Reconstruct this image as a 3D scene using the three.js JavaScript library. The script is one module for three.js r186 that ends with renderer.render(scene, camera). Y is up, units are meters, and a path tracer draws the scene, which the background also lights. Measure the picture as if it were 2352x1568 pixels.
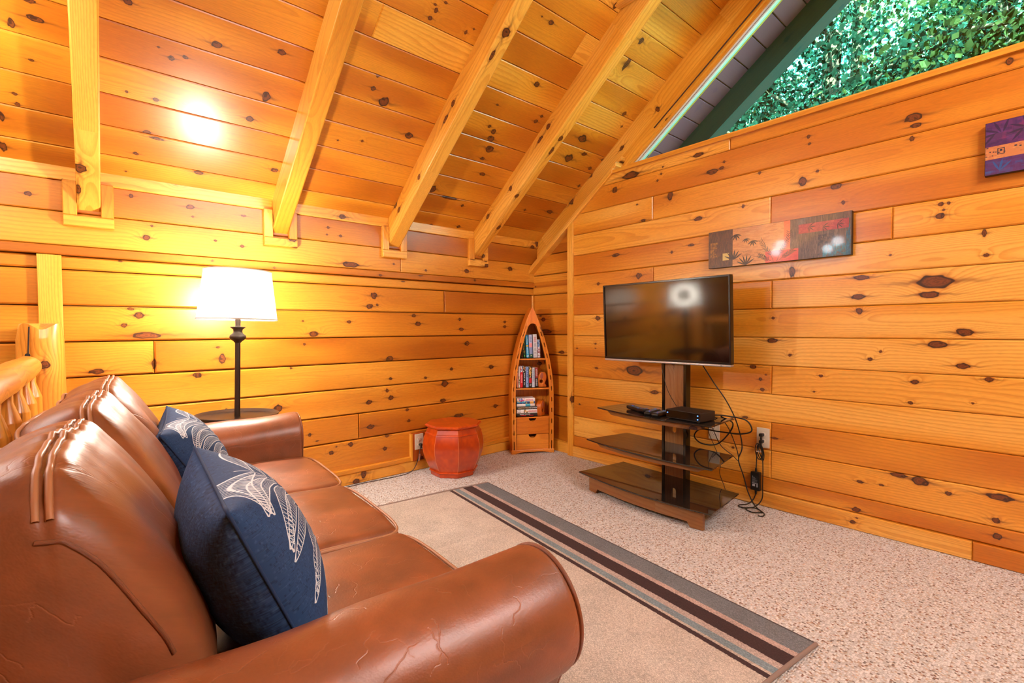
import * as THREE from 'three';
import { mergeGeometries } from 'three/addons/utils/BufferGeometryUtils.js';
import { RoundedBoxGeometry } from 'three/addons/geometries/RoundedBoxGeometry.js';
import { RectAreaLightUniformsLib } from 'three/addons/lights/RectAreaLightUniformsLib.js';
RectAreaLightUniformsLib.init();

// ---------------------------------------------------------------- camera, sky, sun, exposure
const scene = new THREE.Scene();
const camera = new THREE.PerspectiveCamera(2 * Math.atan(784 / 1107.3) * 180 / Math.PI, 1.5, 0.02, 200);
camera.position.set(-2.9627, 1.05, 3.1675);
camera.up.set(0.0214, 0.9996, -0.0165);
camera.lookAt(-2.9627 + 0.6559, 1.05 - 0.02654, 3.1675 - 0.75438);
scene.add(camera);
const renderer = new THREE.WebGLRenderer({ antialias: true });
renderer.toneMapping = THREE.LinearToneMapping;
renderer.toneMappingExposure = 0.9;
renderer.shadowMap.enabled = true;
scene.background = new THREE.Color().setRGB(0.80, 0.93, 1.0);
scene.backgroundIntensity = 17;
const sun = new THREE.DirectionalLight(0xfff2dc, 120);
sun.position.set(-12, 16, 9);
sun.target.position.set(6, 4, 0);
sun.castShadow = true;
sun.shadow.camera.left = sun.shadow.camera.bottom = -14;
sun.shadow.camera.right = sun.shadow.camera.top = 14;
sun.shadow.camera.far = 60;
sun.shadow.mapSize.set(2048, 2048);
scene.add(sun, sun.target);
const CHANDELIER_CD = 2.1, PENDANT_CD = 4.6, FLOOR_LAMP_CD = 5.2;

// ---------------------------------------------------------------- helpers
const V3 = (x, y, z) => new THREE.Vector3(x, y, z);
function rng(seed) { let s = seed >>> 0; return () => { s = (s + 0x6D2B79F5) | 0; let t = Math.imul(s ^ (s >>> 15), 1 | s); t = (t + Math.imul(t ^ (t >>> 7), 61 | t)) ^ t; return ((t ^ (t >>> 14)) >>> 0) / 4294967296; }; }
function h2(i, j) { let n = Math.imul(i, 374761393) + Math.imul(j, 668265263); n = Math.imul(n ^ (n >>> 13), 1274126177); return ((n ^ (n >>> 16)) >>> 0) / 4294967296; }
function noise(x, y) {
  const i = Math.floor(x), j = Math.floor(y); let a = x - i, b = y - j; a = a * a * (3 - 2 * a); b = b * b * (3 - 2 * b);
  const p = h2(i, j), q = h2(i + 1, j), r = h2(i, j + 1), s = h2(i + 1, j + 1);
  return (p + (q - p) * a) + ((r + (s - r) * a) - (p + (q - p) * a)) * b;
}
const clamp = (x, a = 0, b = 1) => Math.min(b, Math.max(a, x));
const sstep = (a, b, x) => { const t = clamp((x - a) / (b - a)); return t * t * (3 - 2 * t); };
const lerp = (a, b, t) => a + (b - a) * t;

const used = {};
function numbered(n) { used[n] = (used[n] ?? -1) + 1; return used[n] ? n + '_' + String(used[n]).padStart(3, '0') : n; }
function shade(o) { o.castShadow = o.receiveShadow = true; return o; }
function mesh(name, geo, material, parent) {
  const m = shade(new THREE.Mesh(Array.isArray(geo) ? join(geo) : geo, material));
  if (parent) { m.name = name; parent.add(m); } else { m.name = numbered(name); scene.add(m); }
  return m;
}
function join(list) { return list.length === 1 ? list[0] : mergeGeometries(list.map((g) => { const q = g.index ? g.toNonIndexed() : g; for (const k of Object.keys(q.attributes)) if (!['position', 'normal', 'uv'].includes(k)) q.deleteAttribute(k); return q; })); }
function tag(o, label, category, group) { o.userData.label = label; o.userData.category = category; if (group) o.userData.group = group; return o; }
function thing(name, label, category, [x, y, z] = [0, 0, 0], turn = 0, group) {
  const o = new THREE.Group(); o.name = numbered(name); scene.add(o); o.position.set(x, y, z); o.rotation.y = turn; return tag(o, label, category, group);
}
function belongs(parent, part) { parent.updateWorldMatrix(true, true); parent.attach(part); delete part.userData.category; part.name = part.name.replace(/_\d+$/, ''); return part; }
function structure(name) { const o = new THREE.Group(); o.name = numbered(name); o.userData.kind = 'structure'; scene.add(o); return o; }
function box(w, h, d, x = 0, y = 0, z = 0) { const g = new THREE.BoxGeometry(w, h, d); g.translate(x, y, z); return g; }
function rbox(w, h, d, r, x = 0, y = 0, z = 0, seg = 3) { const g = new RoundedBoxGeometry(w, h, d, seg, r); g.translate(x, y, z); return g; }
function tube(pts, r, seg = 48, rad = 8, closed = false) { return new THREE.TubeGeometry(new THREE.CatmullRomCurve3(pts.map((p) => p.isVector3 ? p : V3(...p)), closed, 'centripetal'), seg, r, rad, closed); }
function cyl(r0, r1, h, seg, x = 0, y = 0, z = 0) { const g = new THREE.CylinderGeometry(r1, r0, h, seg); g.translate(x, y + h / 2, z); return g; }
function lathe(pts, seg = 48) { return new THREE.LatheGeometry(pts.map(([r, y]) => new THREE.Vector2(r, y)), seg); }

// a convex board cut from a plane: polygon in plane metres (u, v), front edges chamfered
function board(frame, poly, t, c, uvOf) {
  let area = 0; poly.forEach((p, i) => { const q = poly[(i + 1) % poly.length]; area += p[0] * q[1] - q[0] * p[1]; });
  if (area < 0) poly = poly.slice().reverse();
  const n = poly.length, ins = [];
  for (let i = 0; i < n; i++) {
    const p = poly[i], a = poly[(i + n - 1) % n], b = poly[(i + 1) % n];
    const e1 = [p[0] - a[0], p[1] - a[1]], e2 = [b[0] - p[0], b[1] - p[1]], l1 = Math.hypot(...e1), l2 = Math.hypot(...e2);
    const n1 = [-e1[1] / l1, e1[0] / l1], n2 = [-e2[1] / l2, e2[0] / l2], k = 1 + n1[0] * n2[0] + n1[1] * n2[1];
    ins.push([p[0] + c * (n1[0] + n2[0]) / k, p[1] + c * (n1[1] + n2[1]) / k]);
  }
  const P = [], U = [];
  const put = (q, h) => { const w = frame(q[0], q[1], h); P.push(w.x, w.y, w.z); const uv = uvOf ? uvOf(q[0], q[1]) : q; U.push(uv[0], uv[1]); };
  const w0 = frame(0, 0, 0), flip = frame(1, 0, 0).sub(w0).cross(frame(0, 1, 0).sub(w0)).dot(frame(0, 0, 1).sub(w0)) < 0;
  const tri = (a, b, d) => { for (const [q, h] of flip ? [a, d, b] : [a, b, d]) put(q, h); };
  for (let i = 1; i < n - 1; i++) tri([ins[0], t], [ins[i], t], [ins[i + 1], t]);
  for (let i = 0; i < n; i++) {
    const j = (i + 1) % n;
    tri([poly[i], t - c], [poly[j], t - c], [ins[j], t]); tri([poly[i], t - c], [ins[j], t], [ins[i], t]);
    tri([poly[i], 0], [poly[j], 0], [poly[j], t - c]); tri([poly[i], 0], [poly[j], t - c], [poly[i], t - c]);
  }
  const g = new THREE.BufferGeometry();
  g.setAttribute('position', new THREE.Float32BufferAttribute(P, 3)); g.setAttribute('uv', new THREE.Float32BufferAttribute(U, 2)); g.computeVertexNormals();
  return g;
}
function clip(poly, f) {            // keep the part where f(u, v) >= 0 (f linear)
  const out = [];
  poly.forEach((p, i) => { const q = poly[(i + 1) % poly.length], a = f(...p), b = f(...q); if (a >= 0) out.push(p); if ((a < 0) !== (b < 0)) { const t = a / (a - b); out.push([p[0] + (q[0] - p[0]) * t, p[1] + (q[1] - p[1]) * t]); } });
  return out;
}
const rect = (u0, u1, v0, v1) => [[u0, v0], [u1, v0], [u1, v1], [u0, v1]];
function boxUV(g, k = 1, swap = false) {   // uv in metres by the dominant normal
  g = g.index ? g.toNonIndexed() : g; const p = g.attributes.position, n = g.attributes.normal, uv = new Float32Array(p.count * 2);
  for (let i = 0; i < p.count; i++) {
    const a = [Math.abs(n.getX(i)), Math.abs(n.getY(i)), Math.abs(n.getZ(i))], x = p.getX(i), y = p.getY(i), z = p.getZ(i);
    let s = a[0] >= a[1] && a[0] >= a[2] ? [z, y] : a[1] >= a[2] ? [x, z] : [x, y]; if (swap) s = [s[1], s[0]];
    uv[2 * i] = s[0] * k; uv[2 * i + 1] = s[1] * k;
  }
  g.setAttribute('uv', new THREE.BufferAttribute(uv, 2)); return g;
}

// ---------------------------------------------------------------- textures
function dataTex(w, h, data, srgb = true) {
  const t = new THREE.DataTexture(data, w, h, THREE.RGBAFormat); t.wrapS = t.wrapT = THREE.RepeatWrapping; t.magFilter = THREE.LinearFilter; t.minFilter = THREE.LinearMipmapLinearFilter; t.generateMipmaps = true;
  if (srgb) t.colorSpace = THREE.SRGBColorSpace; t.needsUpdate = true; return t;
}
// knotty pine: rows of boards with their own grain; knots where the photograph has them
const PINE = { light: [239, 180, 84], mid: [228, 154, 48], deep: [197, 114, 24], late: [178, 98, 18], rim: [42, 22, 12], core: [100, 48, 18], halo: [164, 88, 22] };
function woodTexture(W, H, u0, u1, rows, joints, knots, seed, pal = PINE, opt = {}) {
  const data = new Uint8Array(W * H * 4), R = rng(seed), v0 = rows[0], v1 = rows[rows.length - 1], nr = rows.length - 1;
  const K = Array.from({ length: nr }, () => []);
  for (let i = 0; i < knots.length; i += 4) { const v = knots[i + 1]; let r = rows.findIndex((q, n) => n < nr && v >= q && v < rows[n + 1]); if (r >= 0) K[r].push([knots[i], v, Math.max(knots[i + 2] * .85, .005), Math.max(knots[i + 3] * .85, .004)]); }
  const J = rows.slice(0, nr).map((_, r) => [u0 - 1, ...(joints[r] ?? []), u1 + 1].sort((a, b) => a - b));
  const B = J.map((j) => j.slice(1).map(() => ({ tone: R(), hue: R(), s: R() * 500, curve: R() < .55, vc: R(), k: .7 + R() * .8, drift: (R() - .5) * 3 })));
  for (let y = 0; y < H; y++) {
    const v = lerp(v0, v1, (y + .5) / H); let r = 0; while (r < nr - 1 && v >= rows[r + 1]) r++;
    const vm = rows[r], hgt = rows[r + 1] - rows[r]; let bi = 0;
    for (let x = 0; x < W; x++) {
      const u = lerp(u0, u1, (x + .5) / W); while (bi < J[r].length - 2 && u >= J[r][bi + 1]) bi++;
      const b = B[r][bi], vv = (v - vm) / hgt, s = b.s;
      const warp = noise(u * 1.3 + s, vv * 1.2 + s) * 3.2 + noise(u * 4.5 + s, vv * 4 + s) * .8 + noise(u * 16 + s, vv * 9) * .12;
      let c = b.curve ? Math.pow((vv - .2 - b.vc * .6) * 3.6 * b.k, 2) * 1.5 + u * b.drift + warp : vv * 9 * b.k + warp * 1.1;
      let halo = 0, kn = 0, kr = 0, kc = 0, spike = 0;
      for (const q of K[r]) {
        const du = u - q[0]; if (du > .3 || du < -.3) continue;
        const dv = v - q[1], wob = 1 + .4 * (noise(du / q[2] * 1.7 + s + q[0] * 91, dv / q[3] * 1.7) - .5), d = Math.hypot(du / q[2], dv / q[3]) * wob;
        const e = Math.exp(-Math.max(0, Math.hypot(du / (q[2] * 1.7), dv / (q[3] * 1.5)) - .55) * 1.15);
        c += e * (2.2 + q[3] * 70);
        halo = Math.max(halo, Math.exp(-Math.max(0, d - 1) * 2.0));
        const sp = Math.exp(-Math.pow(du / (q[2] * 2.6), 2) - Math.pow(dv / (q[3] * .3) + (noise(u * 40 + s, 3) - .5) * 1.6, 2)); spike = Math.max(spike, sp * (d > 1 ? 1 : 0));
        if (d < 1.06) { kn = 1 - sstep(.97, 1.06, d); kr = sstep(.62, .96, d); kc = .5 + .5 * Math.sin(d * 17 + noise(du * 160 + s, dv * 160) * 5); kr = Math.max(kr, sstep(.62, .8, noise(du / q[2] * 2.2 + s, dv / q[3] * 2.2 + 9)) * .8); }
      }
      const f = c - Math.floor(c), late = sstep(.35, .93, f) * (1 - sstep(.93, 1, f));
      const fib = noise(u * 22 + s, v * 900) - .5, fib2 = noise(u * 70 + s, v * 420 + s) - .5, big = noise(u * 2.1 + s * 1.7, vv * 1.6 + s) - .5;
      let tone = clamp(b.tone * .85 + .08 + big * .9);
      const o = (y * W + x) * 4;
      for (let k = 0; k < 3; k++) {
        let col = tone < .5 ? lerp(pal.light[k], pal.mid[k], tone * 2) : lerp(pal.mid[k], pal.deep[k], tone * 2 - 1);
        col = lerp(col, pal.late[k], late * (opt.ring ?? .3) + Math.max(0, fib) * .16);
        col *= 1 + fib * .07 + fib2 * .06;
        col = lerp(col, pal.halo[k], halo * halo * .68 + spike * .35);
        col = lerp(col, pal.rim[k], spike * .42);
        if (kn > 0) col = lerp(col, lerp(lerp(pal.core[k], pal.halo[k], kc * .4), pal.rim[k], kr * .85), kn);
        data[o + k] = clamp(col, 0, 255);
      }
      data[o + 3] = 255;
    }
  }
  return dataTex(W, H, data);
}
function greyTexture(W, H, fn) { const d = new Uint8Array(W * H * 4); for (let y = 0; y < H; y++) for (let x = 0; x < W; x++) { const g = clamp(fn(x, y)) * 255, o = (y * W + x) * 4; d[o] = d[o + 1] = d[o + 2] = g; d[o + 3] = 255; } return dataTex(W, H, d, false); }
function tnoise(x, y, px, py) {   // tiling value noise
  const i = Math.floor(x), j = Math.floor(y); let a = x - i, b = y - j; a = a * a * (3 - 2 * a); b = b * b * (3 - 2 * b);
  const m = (q, n) => ((q % n) + n) % n, A = m(i, px), Bq = m(i + 1, px), Cq = m(j, py), D = m(j + 1, py);
  const p = h2(A, Cq), q = h2(Bq, Cq), r = h2(A, D), s = h2(Bq, D); return (p + (q - p) * a) * (1 - b) + (r + (s - r) * a) * b;
}
function canvasTex(w, h, draw, srgb = true) {
  const c = document.createElement('canvas'); c.width = w; c.height = h; const g = c.getContext('2d'); draw(g, w, h);
  const t = new THREE.CanvasTexture(c); if (srgb) t.colorSpace = THREE.SRGBColorSpace; t.anisotropy = 8; return t;
}
const std = (o) => new THREE.MeshStandardMaterial(o), phy = (o) => new THREE.MeshPhysicalMaterial(o);
const KB = [2.674,2.042,0.038,0.023, 2.684,2.002,0.024,0.013, 1.691,2.030,0.041,0.020, 1.748,2.038,0.016,0.012, 1.764,2.072,0.009,0.009, 1.975,1.953,0.009,0.010, 2.274,1.889,0.008,0.009, 2.203,1.850,0.023,0.027, 2.361,1.788,0.029,0.017, 2.394,1.698,0.009,0.011, 2.778,1.613,0.012,0.010, 2.805,1.613,0.006,0.008, 2.776,1.559,0.019,0.015, 2.788,1.585,0.006,0.006, 1.394,1.943,0.020,0.036, 1.186,1.812,0.022,0.012, 1.134,1.934,0.009,0.007, 1.598,1.752,0.030,0.014, 1.882,1.777,0.010,0.011, 2.229,2.086,0.010,0.011, 2.234,2.046,0.008,0.008, 2.990,2.173,0.014,0.018, 1.080,2.155,0.078,0.028, 0.939,2.081,0.025,0.024, 1.326,2.105,0.009,0.008, 1.299,2.066,0.010,0.008, 1.340,2.149,0.008,0.007, 1.596,2.161,0.045,0.013, 0.947,1.595,0.040,0.016, 1.550,1.590,0.025,0.009, 1.409,1.561,0.011,0.010, 1.150,1.425,0.029,0.019, 2.669,1.944,0.010,0.014, 2.594,1.401,0.004,0.006, 2.924,1.459,0.008,0.020, 2.932,1.361,0.010,0.009, 2.763,1.258,0.070,0.035, 2.742,1.198,0.043,0.017, 2.465,1.204,0.030,0.016, 2.477,1.301,0.038,0.014, 2.155,1.362,0.016,0.034, 2.470,1.131,0.015,0.019, 2.867,1.023,0.034,0.018, 2.774,0.966,0.042,0.017, 2.864,0.870,0.027,0.014, 2.518,0.886,0.012,0.009, 2.561,0.926,0.006,0.008, 2.149,0.894,0.008,0.008, 2.301,0.786,0.011,0.008, 2.269,0.698,0.007,0.005, 2.696,0.785,0.017,0.012, 2.680,0.683,0.011,0.008, 2.948,0.816,0.017,0.012, 2.898,0.706,0.004,0.003, 2.721,0.312,0.034,0.023, 2.640,0.323,0.036,0.011, 2.484,0.253,0.016,0.008, 2.573,0.258,0.012,0.006, 2.823,0.279,0.012,0.011, 2.990,0.305,0.044,0.016, 2.980,0.200,0.015,0.014, 2.469,0.104,0.022,0.014, 2.458,0.041,0.013,0.010, 2.475,0.067,0.005,0.005, 2.985,0.132,0.018,0.014, 1.945,0.816,0.021,0.012, 1.989,0.744,0.010,0.011, 2.020,0.773,0.005,0.005, 2.052,0.974,0.033,0.016, 2.056,1.103,0.009,0.009, 2.068,0.409,0.022,0.007, 1.144,1.423,0.018,0.025, 0.782,1.394,0.017,0.013, 0.777,1.128,0.023,0.019, 0.754,0.929,0.011,0.008, 0.754,0.893,0.007,0.005, 0.764,0.738,0.017,0.010, 1.116,0.740,0.087,0.040, 1.280,0.599,0.034,0.017, 0.591,0.435,0.011,0.008, 0.564,0.888,0.010,0.007, 2.146,0.892,0.007,0.008, 2.018,0.773,0.005,0.005, 1.989,0.741,0.009,0.006, 2.000,0.684,0.013,0.010, 1.824,0.486,0.013,0.008, 1.902,0.508,0.020,0.008, 1.830,0.311,0.009,0.008, 1.226,0.231,0.022,0.012];
const KA = [-2.779,1.130,0.022,0.019, -2.841,1.078,0.015,0.012, -2.812,1.162,0.017,0.008, -2.750,1.026,0.064,0.021, -2.850,1.404,0.010,0.006, -2.952,0.848,0.032,0.015, -2.721,0.874,0.011,0.030, -2.528,0.802,0.025,0.017, -2.114,0.568,0.027,0.025, -2.392,0.593,0.007,0.008, -2.406,0.886,0.020,0.030, -2.427,0.953,0.010,0.007, -1.892,1.023,0.030,0.019, -1.952,0.959,0.009,0.009, -1.959,1.105,0.007,0.007, -1.928,0.379,0.010,0.011, -1.792,0.239,0.016,0.015, -1.758,0.273,0.007,0.006, -1.882,0.331,0.011,0.005, -2.034,0.812,0.008,0.008, -2.297,1.536,0.011,0.009, -2.127,1.425,0.007,0.008, -2.449,1.438,0.006,0.007, -1.480,1.285,0.027,0.023, -1.512,1.209,0.027,0.018, -1.456,1.222,0.010,0.009, -1.661,1.102,0.017,0.011, -1.134,1.089,0.028,0.019, -1.168,1.150,0.019,0.013, -0.743,1.047,0.024,0.014, -0.758,1.127,0.013,0.013, -0.290,1.108,0.015,0.011, -0.291,1.067,0.017,0.013, -1.897,1.023,0.027,0.019, -0.687,0.933,0.025,0.021, -1.366,0.839,0.033,0.024, -0.443,0.731,0.028,0.019, -0.841,0.736,0.015,0.013, -1.075,0.683,0.013,0.011, -1.362,0.698,0.013,0.012, -0.905,0.623,0.034,0.026, -0.921,0.495,0.030,0.014, -1.527,0.545,0.024,0.017, -1.389,0.614,0.013,0.015, -1.360,0.561,0.024,0.018, -0.398,0.396,0.026,0.017, -1.517,0.373,0.031,0.017, -1.219,0.377,0.014,0.012, -1.232,0.459,0.014,0.012, -0.774,0.360,0.049,0.019, -1.662,0.273,0.017,0.016, -1.413,0.203,0.016,0.014, -1.795,0.239,0.011,0.011, -1.393,0.289,0.016,0.010, -1.928,0.376,0.010,0.011, -1.350,0.062,0.019,0.008, -0.240,1.566,0.030,0.018, -0.698,1.510,0.023,0.018, -1.073,1.489,0.010,0.009, -1.441,1.427,0.013,0.010, -1.123,1.446,0.020,0.006, -1.334,1.515,0.008,0.008, -1.650,1.485,0.059,0.020, -0.624,1.442,0.012,0.010, -1.254,1.397,0.016,0.006, -3.174,1.684,0.015,0.011, -2.800,1.739,0.010,0.012, -2.546,1.724,0.022,0.015, -2.535,1.673,0.008,0.006, -2.285,1.714,0.016,0.007, -2.741,1.534,0.018,0.017, -2.717,1.598,0.008,0.006, -2.430,1.554,0.008,0.007, -2.297,1.537,0.013,0.009, -1.796,1.712,0.010,0.009, -1.715,1.667,0.010,0.010, -1.804,1.665,0.007,0.007];
const KC = [-2.831,0.886,0.016,0.013, -2.521,0.833,0.023,0.016, -2.266,0.898,0.020,0.016, -2.679,0.711,0.013,0.012, -2.629,0.734,0.014,0.008, -2.725,0.742,0.006,0.005, -2.288,0.659,0.021,0.030, -2.721,0.493,0.013,0.011, -2.615,0.507,0.007,0.007, -2.337,0.516,0.019,0.017, -2.747,0.307,0.017,0.015, -2.707,0.285,0.029,0.010, -2.784,0.174,0.013,0.010, -2.518,0.124,0.023,0.012, -2.164,0.236,0.022,0.015, -2.820,0.055,0.006,0.005, -3.115,0.767,0.022,0.009, -3.169,0.660,0.012,0.021, -3.101,0.704,0.030,0.013, -3.124,0.530,0.010,0.006, -3.185,0.360,0.011,0.007, -3.180,0.312,0.010,0.012, -3.244,0.080,0.014,0.026, -3.234,0.236,0.010,0.024, -2.826,0.496,0.005,0.007, -1.652,1.354,0.010,0.014, -1.668,1.376,0.009,0.006, -1.621,1.405,0.010,0.007, -1.665,1.311,0.012,0.012, -1.455,1.324,0.008,0.013, -1.421,1.356,0.007,0.006, -1.805,0.876,0.016,0.013, -1.722,0.823,0.031,0.031, -1.805,0.951,0.011,0.012, -1.502,0.672,0.031,0.021, -0.871,1.235,0.021,0.018, -1.013,1.560,0.019,0.014, -1.086,1.563,0.006,0.005, -0.716,1.023,0.016,0.016, -0.697,1.068,0.012,0.012, -1.051,1.033,0.011,0.007, -0.974,0.862,0.019,0.020, -1.021,0.888,0.012,0.012, -0.962,0.810,0.027,0.024, -0.927,0.738,0.033,0.030, -0.938,0.658,0.019,0.014, -0.869,0.544,0.029,0.014, -0.249,1.025,0.042,0.031, -0.245,0.855,0.040,0.036, -0.135,0.924,0.028,0.017, 0.021,0.832,0.017,0.018, 0.087,0.931,0.024,0.014, -0.346,1.722,0.018,0.023, -0.331,1.577,0.019,0.049, -0.050,1.299,0.018,0.018, 0.014,1.214,0.009,0.010, -1.169,0.336,0.022,0.033, -1.007,0.290,0.073,0.013, -0.874,0.247,0.011,0.014, -0.302,0.325,0.011,0.014, -0.043,0.360,0.035,0.021, -0.684,1.793,0.016,0.019, -1.030,0.022,0.016,0.011, -0.797,0.048,0.017,0.015, 0.049,0.662,0.014,0.016, -1.755,0.555,0.008,0.009, -1.887,0.521,0.006,0.007];

// ---------------------------------------------------------------- the room's measures (metres; the corner of the two panelled walls is the origin)
const SLOPE = .735, SL = Math.sqrt(1 + SLOPE * SLOPE), EAVE = 1.813, RIDGE = 3.2, FRONT = 2 * RIDGE, LEFT = -7.2, LOFT = -3.34, LOW = -2.7;
const ceilY = (z) => EAVE + SLOPE * Math.min(z, FRONT - z);
const rowsA = [0, .3, .475, .65, .822, .997, 1.173, 1.347, 1.413, 1.459, 1.62, 1.77, 1.85];
const rowsB = [0, .087, .17, .333, .497, .661, .828, .991, 1.157, 1.322, 1.478, 1.637, 1.803, 1.966, 2.135, 2.215];
const jointsB = { 0: [2.906], 2: [2.05], 3: [2.05], 5: [2.05], 6: [1.35], 8: [2.046], 9: [1.266], 10: [2.6], 11: [2.037], 12: [1.261], 14: [1.8] };
const jointsA = { 4: [-2.72], 6: [-.9], 9: [-1.28], 1: [-1.6] };
const rowsC = [0]; for (let i = 0; i < 16; i++) rowsC.push(.135 + i * .1635);
const jointsC = { 3: [-.5], 7: [-1.9], 9: [-.75] };
const U0 = -3.45, U1 = .1, B0 = 0, B1 = 3.5;
const texA = woodTexture(2048, 1088, U0, U1, rowsA, jointsA, KA, 11, { ...PINE, light: [218, 148, 48], mid: [200, 122, 28], deep: [166, 90, 15] });
const texB = woodTexture(2048, 1312, B0, B1, rowsB, jointsB, KB, 23);
const texC = woodTexture(2048, 1440, U0, U1, rowsC, jointsC, KC, 37, { ...PINE, light: [232, 168, 62], mid: [218, 143, 36], deep: [184, 104, 18] });
const rowsT = [0, .25, .5, .75, 1]; const KT = []; { const q = rng(5); for (let i = 0; i < 15; i++) KT.push(q() * 2, q(), .012 + q() * .02, .012 + q() * .02); }
const texT = woodTexture(2048, 768, 0, 2, rowsT, { 1: [.9], 3: [1.3] }, KT, 51, {  ...PINE, light: [238, 178, 78], mid: [228, 158, 52], deep: [210, 136, 36] }, { ring: .27 });
const gloss = { roughness: .34, clearcoat: .35, clearcoatRoughness: .22 };
const fineBump = greyTexture(512, 512, (x, y) => .5 + .35 * (tnoise(x / 4, y / 64, 128, 8) - .5) + .3 * (tnoise(x / 40, y / 20, 13, 26) - .5));
fineBump.repeat.set(1, 1);
const M = {
  wallA: phy({ map: texA, ...gloss, clearcoat: .25 }),
  wallB: phy({ map: texB, ...gloss }),
  ceil: phy({ map: texC, ...gloss, clearcoatRoughness: .27 }),
  trim: phy({ map: texT, ...gloss, clearcoat: .2 }),
  black: std({ color: 0x0b0b0c, roughness: .5 }),
  gap: std({ color: 0x7a4f2a, roughness: .9 }),
};
const uvA = (x, y) => [(x - U0) / (U1 - U0), y / 1.85];
const uvB = (z, y) => [(z - B0) / (B1 - B0), y / 2.215];
const uvC = (x, l) => [(x - U0) / (U1 - U0), l / rowsC[16]];
let trimSeed = 0;
const trimUV = (along = 0) => { const s = trimSeed++, ou = h2(s, 5) * 2, ov = h2(s, 9) * .8; return (u, v) => along ? [(v + ou) / 2, (u + ov)] : [(u + ou) / 2, (v + ov)]; };
const trimBoxUV = (g, along = 'x') => {   // wood grain running along one axis
  g = g.index ? g.toNonIndexed() : g; const s = trimSeed++, ou = h2(s, 3) * 2, ov = h2(s, 7), p = g.attributes.position, uv = new Float32Array(p.count * 2), n = g.attributes.normal;
  for (let i = 0; i < p.count; i++) { const q = { x: p.getX(i), y: p.getY(i), z: p.getZ(i) }, a = q[along], o = ['x', 'y', 'z'].filter((k) => k !== along), nn = { x: n.getX(i), y: n.getY(i), z: n.getZ(i) }, b = Math.abs(nn[o[0]]) > Math.abs(nn[o[1]]) ? q[o[1]] : q[o[0]]; uv[2 * i] = (a + ou) / 2; uv[2 * i + 1] = b + ov; }
  g.setAttribute('uv', new THREE.BufferAttribute(uv, 2)); return g;
};

// ---------------------------------------------------------------- floor
const carpetTex = (() => {
  const N = 1024, d = new Uint8Array(N * N * 4), b = new Uint8Array(N * N * 4), R = rng(77), n = 104, c = N / n;
  const fleck = [], hx = [], hz = [], tone = [];
  for (let i = 0; i < n * n; i++) { const q = R(); fleck.push(q < .035 ? 1 : q < .07 ? 2 : q < .2 ? 3 : 0); hx.push((R() - .5) * .5); hz.push((R() - .5) * .5); tone.push(.86 + R() * .2); }
  for (let y = 0; y < N; y++) for (let x = 0; x < N; x++) {
    let best = 9, bi = 0; const gy = Math.floor(y / c), sh = (gy % 2) * .5, gx = Math.floor(x / c - sh);
    for (let j = -1; j <= 1; j++) for (let i = -1; i <= 1; i++) { const yy = gy + j, s2 = (((yy % 2) + 2) % 2) * .5, xx = gx + i, id = ((yy + n) % n) * n + ((xx + n) % n); const dx = (x / c - s2 - xx - .5 - hx[id]) * 1.05, dy = (y / c - yy - .5 - hz[id]) * 1.25, q = dx * dx + dy * dy; if (q < best) { best = q; bi = id; } }
    const hgt = clamp(1 - best * 1.7), o = (y * N + x) * 4, f = fleck[bi], t = tone[bi] * (.9 + .1 * noise(x * .7, y * .7));
    const base = f === 1 ? [168, 132, 116] : f === 2 ? [150, 140, 134] : f === 3 ? [214, 196, 180] : [238, 238, 238], gapc = [194, 189, 185], w = sstep(.05, .4, hgt);
    for (let k = 0; k < 3; k++) d[o + k] = clamp(lerp(gapc[k], base[k] * t, w), 0, 255); d[o + 3] = 255;
    b[o] = b[o + 1] = b[o + 2] = hgt * 255; b[o + 3] = 255;
  }
  return [dataTex(N, N, d), dataTex(N, N, b, false)];
})();
for (const t of carpetTex) t.repeat.set(1 / .7, 1 / .7);
M.carpet = std({ map: carpetTex[0], bumpMap: carpetTex[1], bumpScale: .003, roughness: 1 });
{
  const floor = structure('floor');
  floor.userData.label = 'beige looped carpet with dark flecks';
  mesh('carpet', boxUV(box(-LOFT + .3, .03, FRONT + .3, (LOFT + .3) / 2, -.015, FRONT / 2)), M.carpet, floor);
  mesh('deck', trimBoxUV(box(-LOFT + .3, .2, FRONT + .3, (LOFT + .3) / 2, -.13, FRONT / 2), 'x'), M.trim, floor);
  mesh('lower_level', trimBoxUV(box(8.2, .2, FRONT + .6, -3.6, LOW - .1, FRONT / 2), 'x'), M.trim, floor);
}
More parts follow.
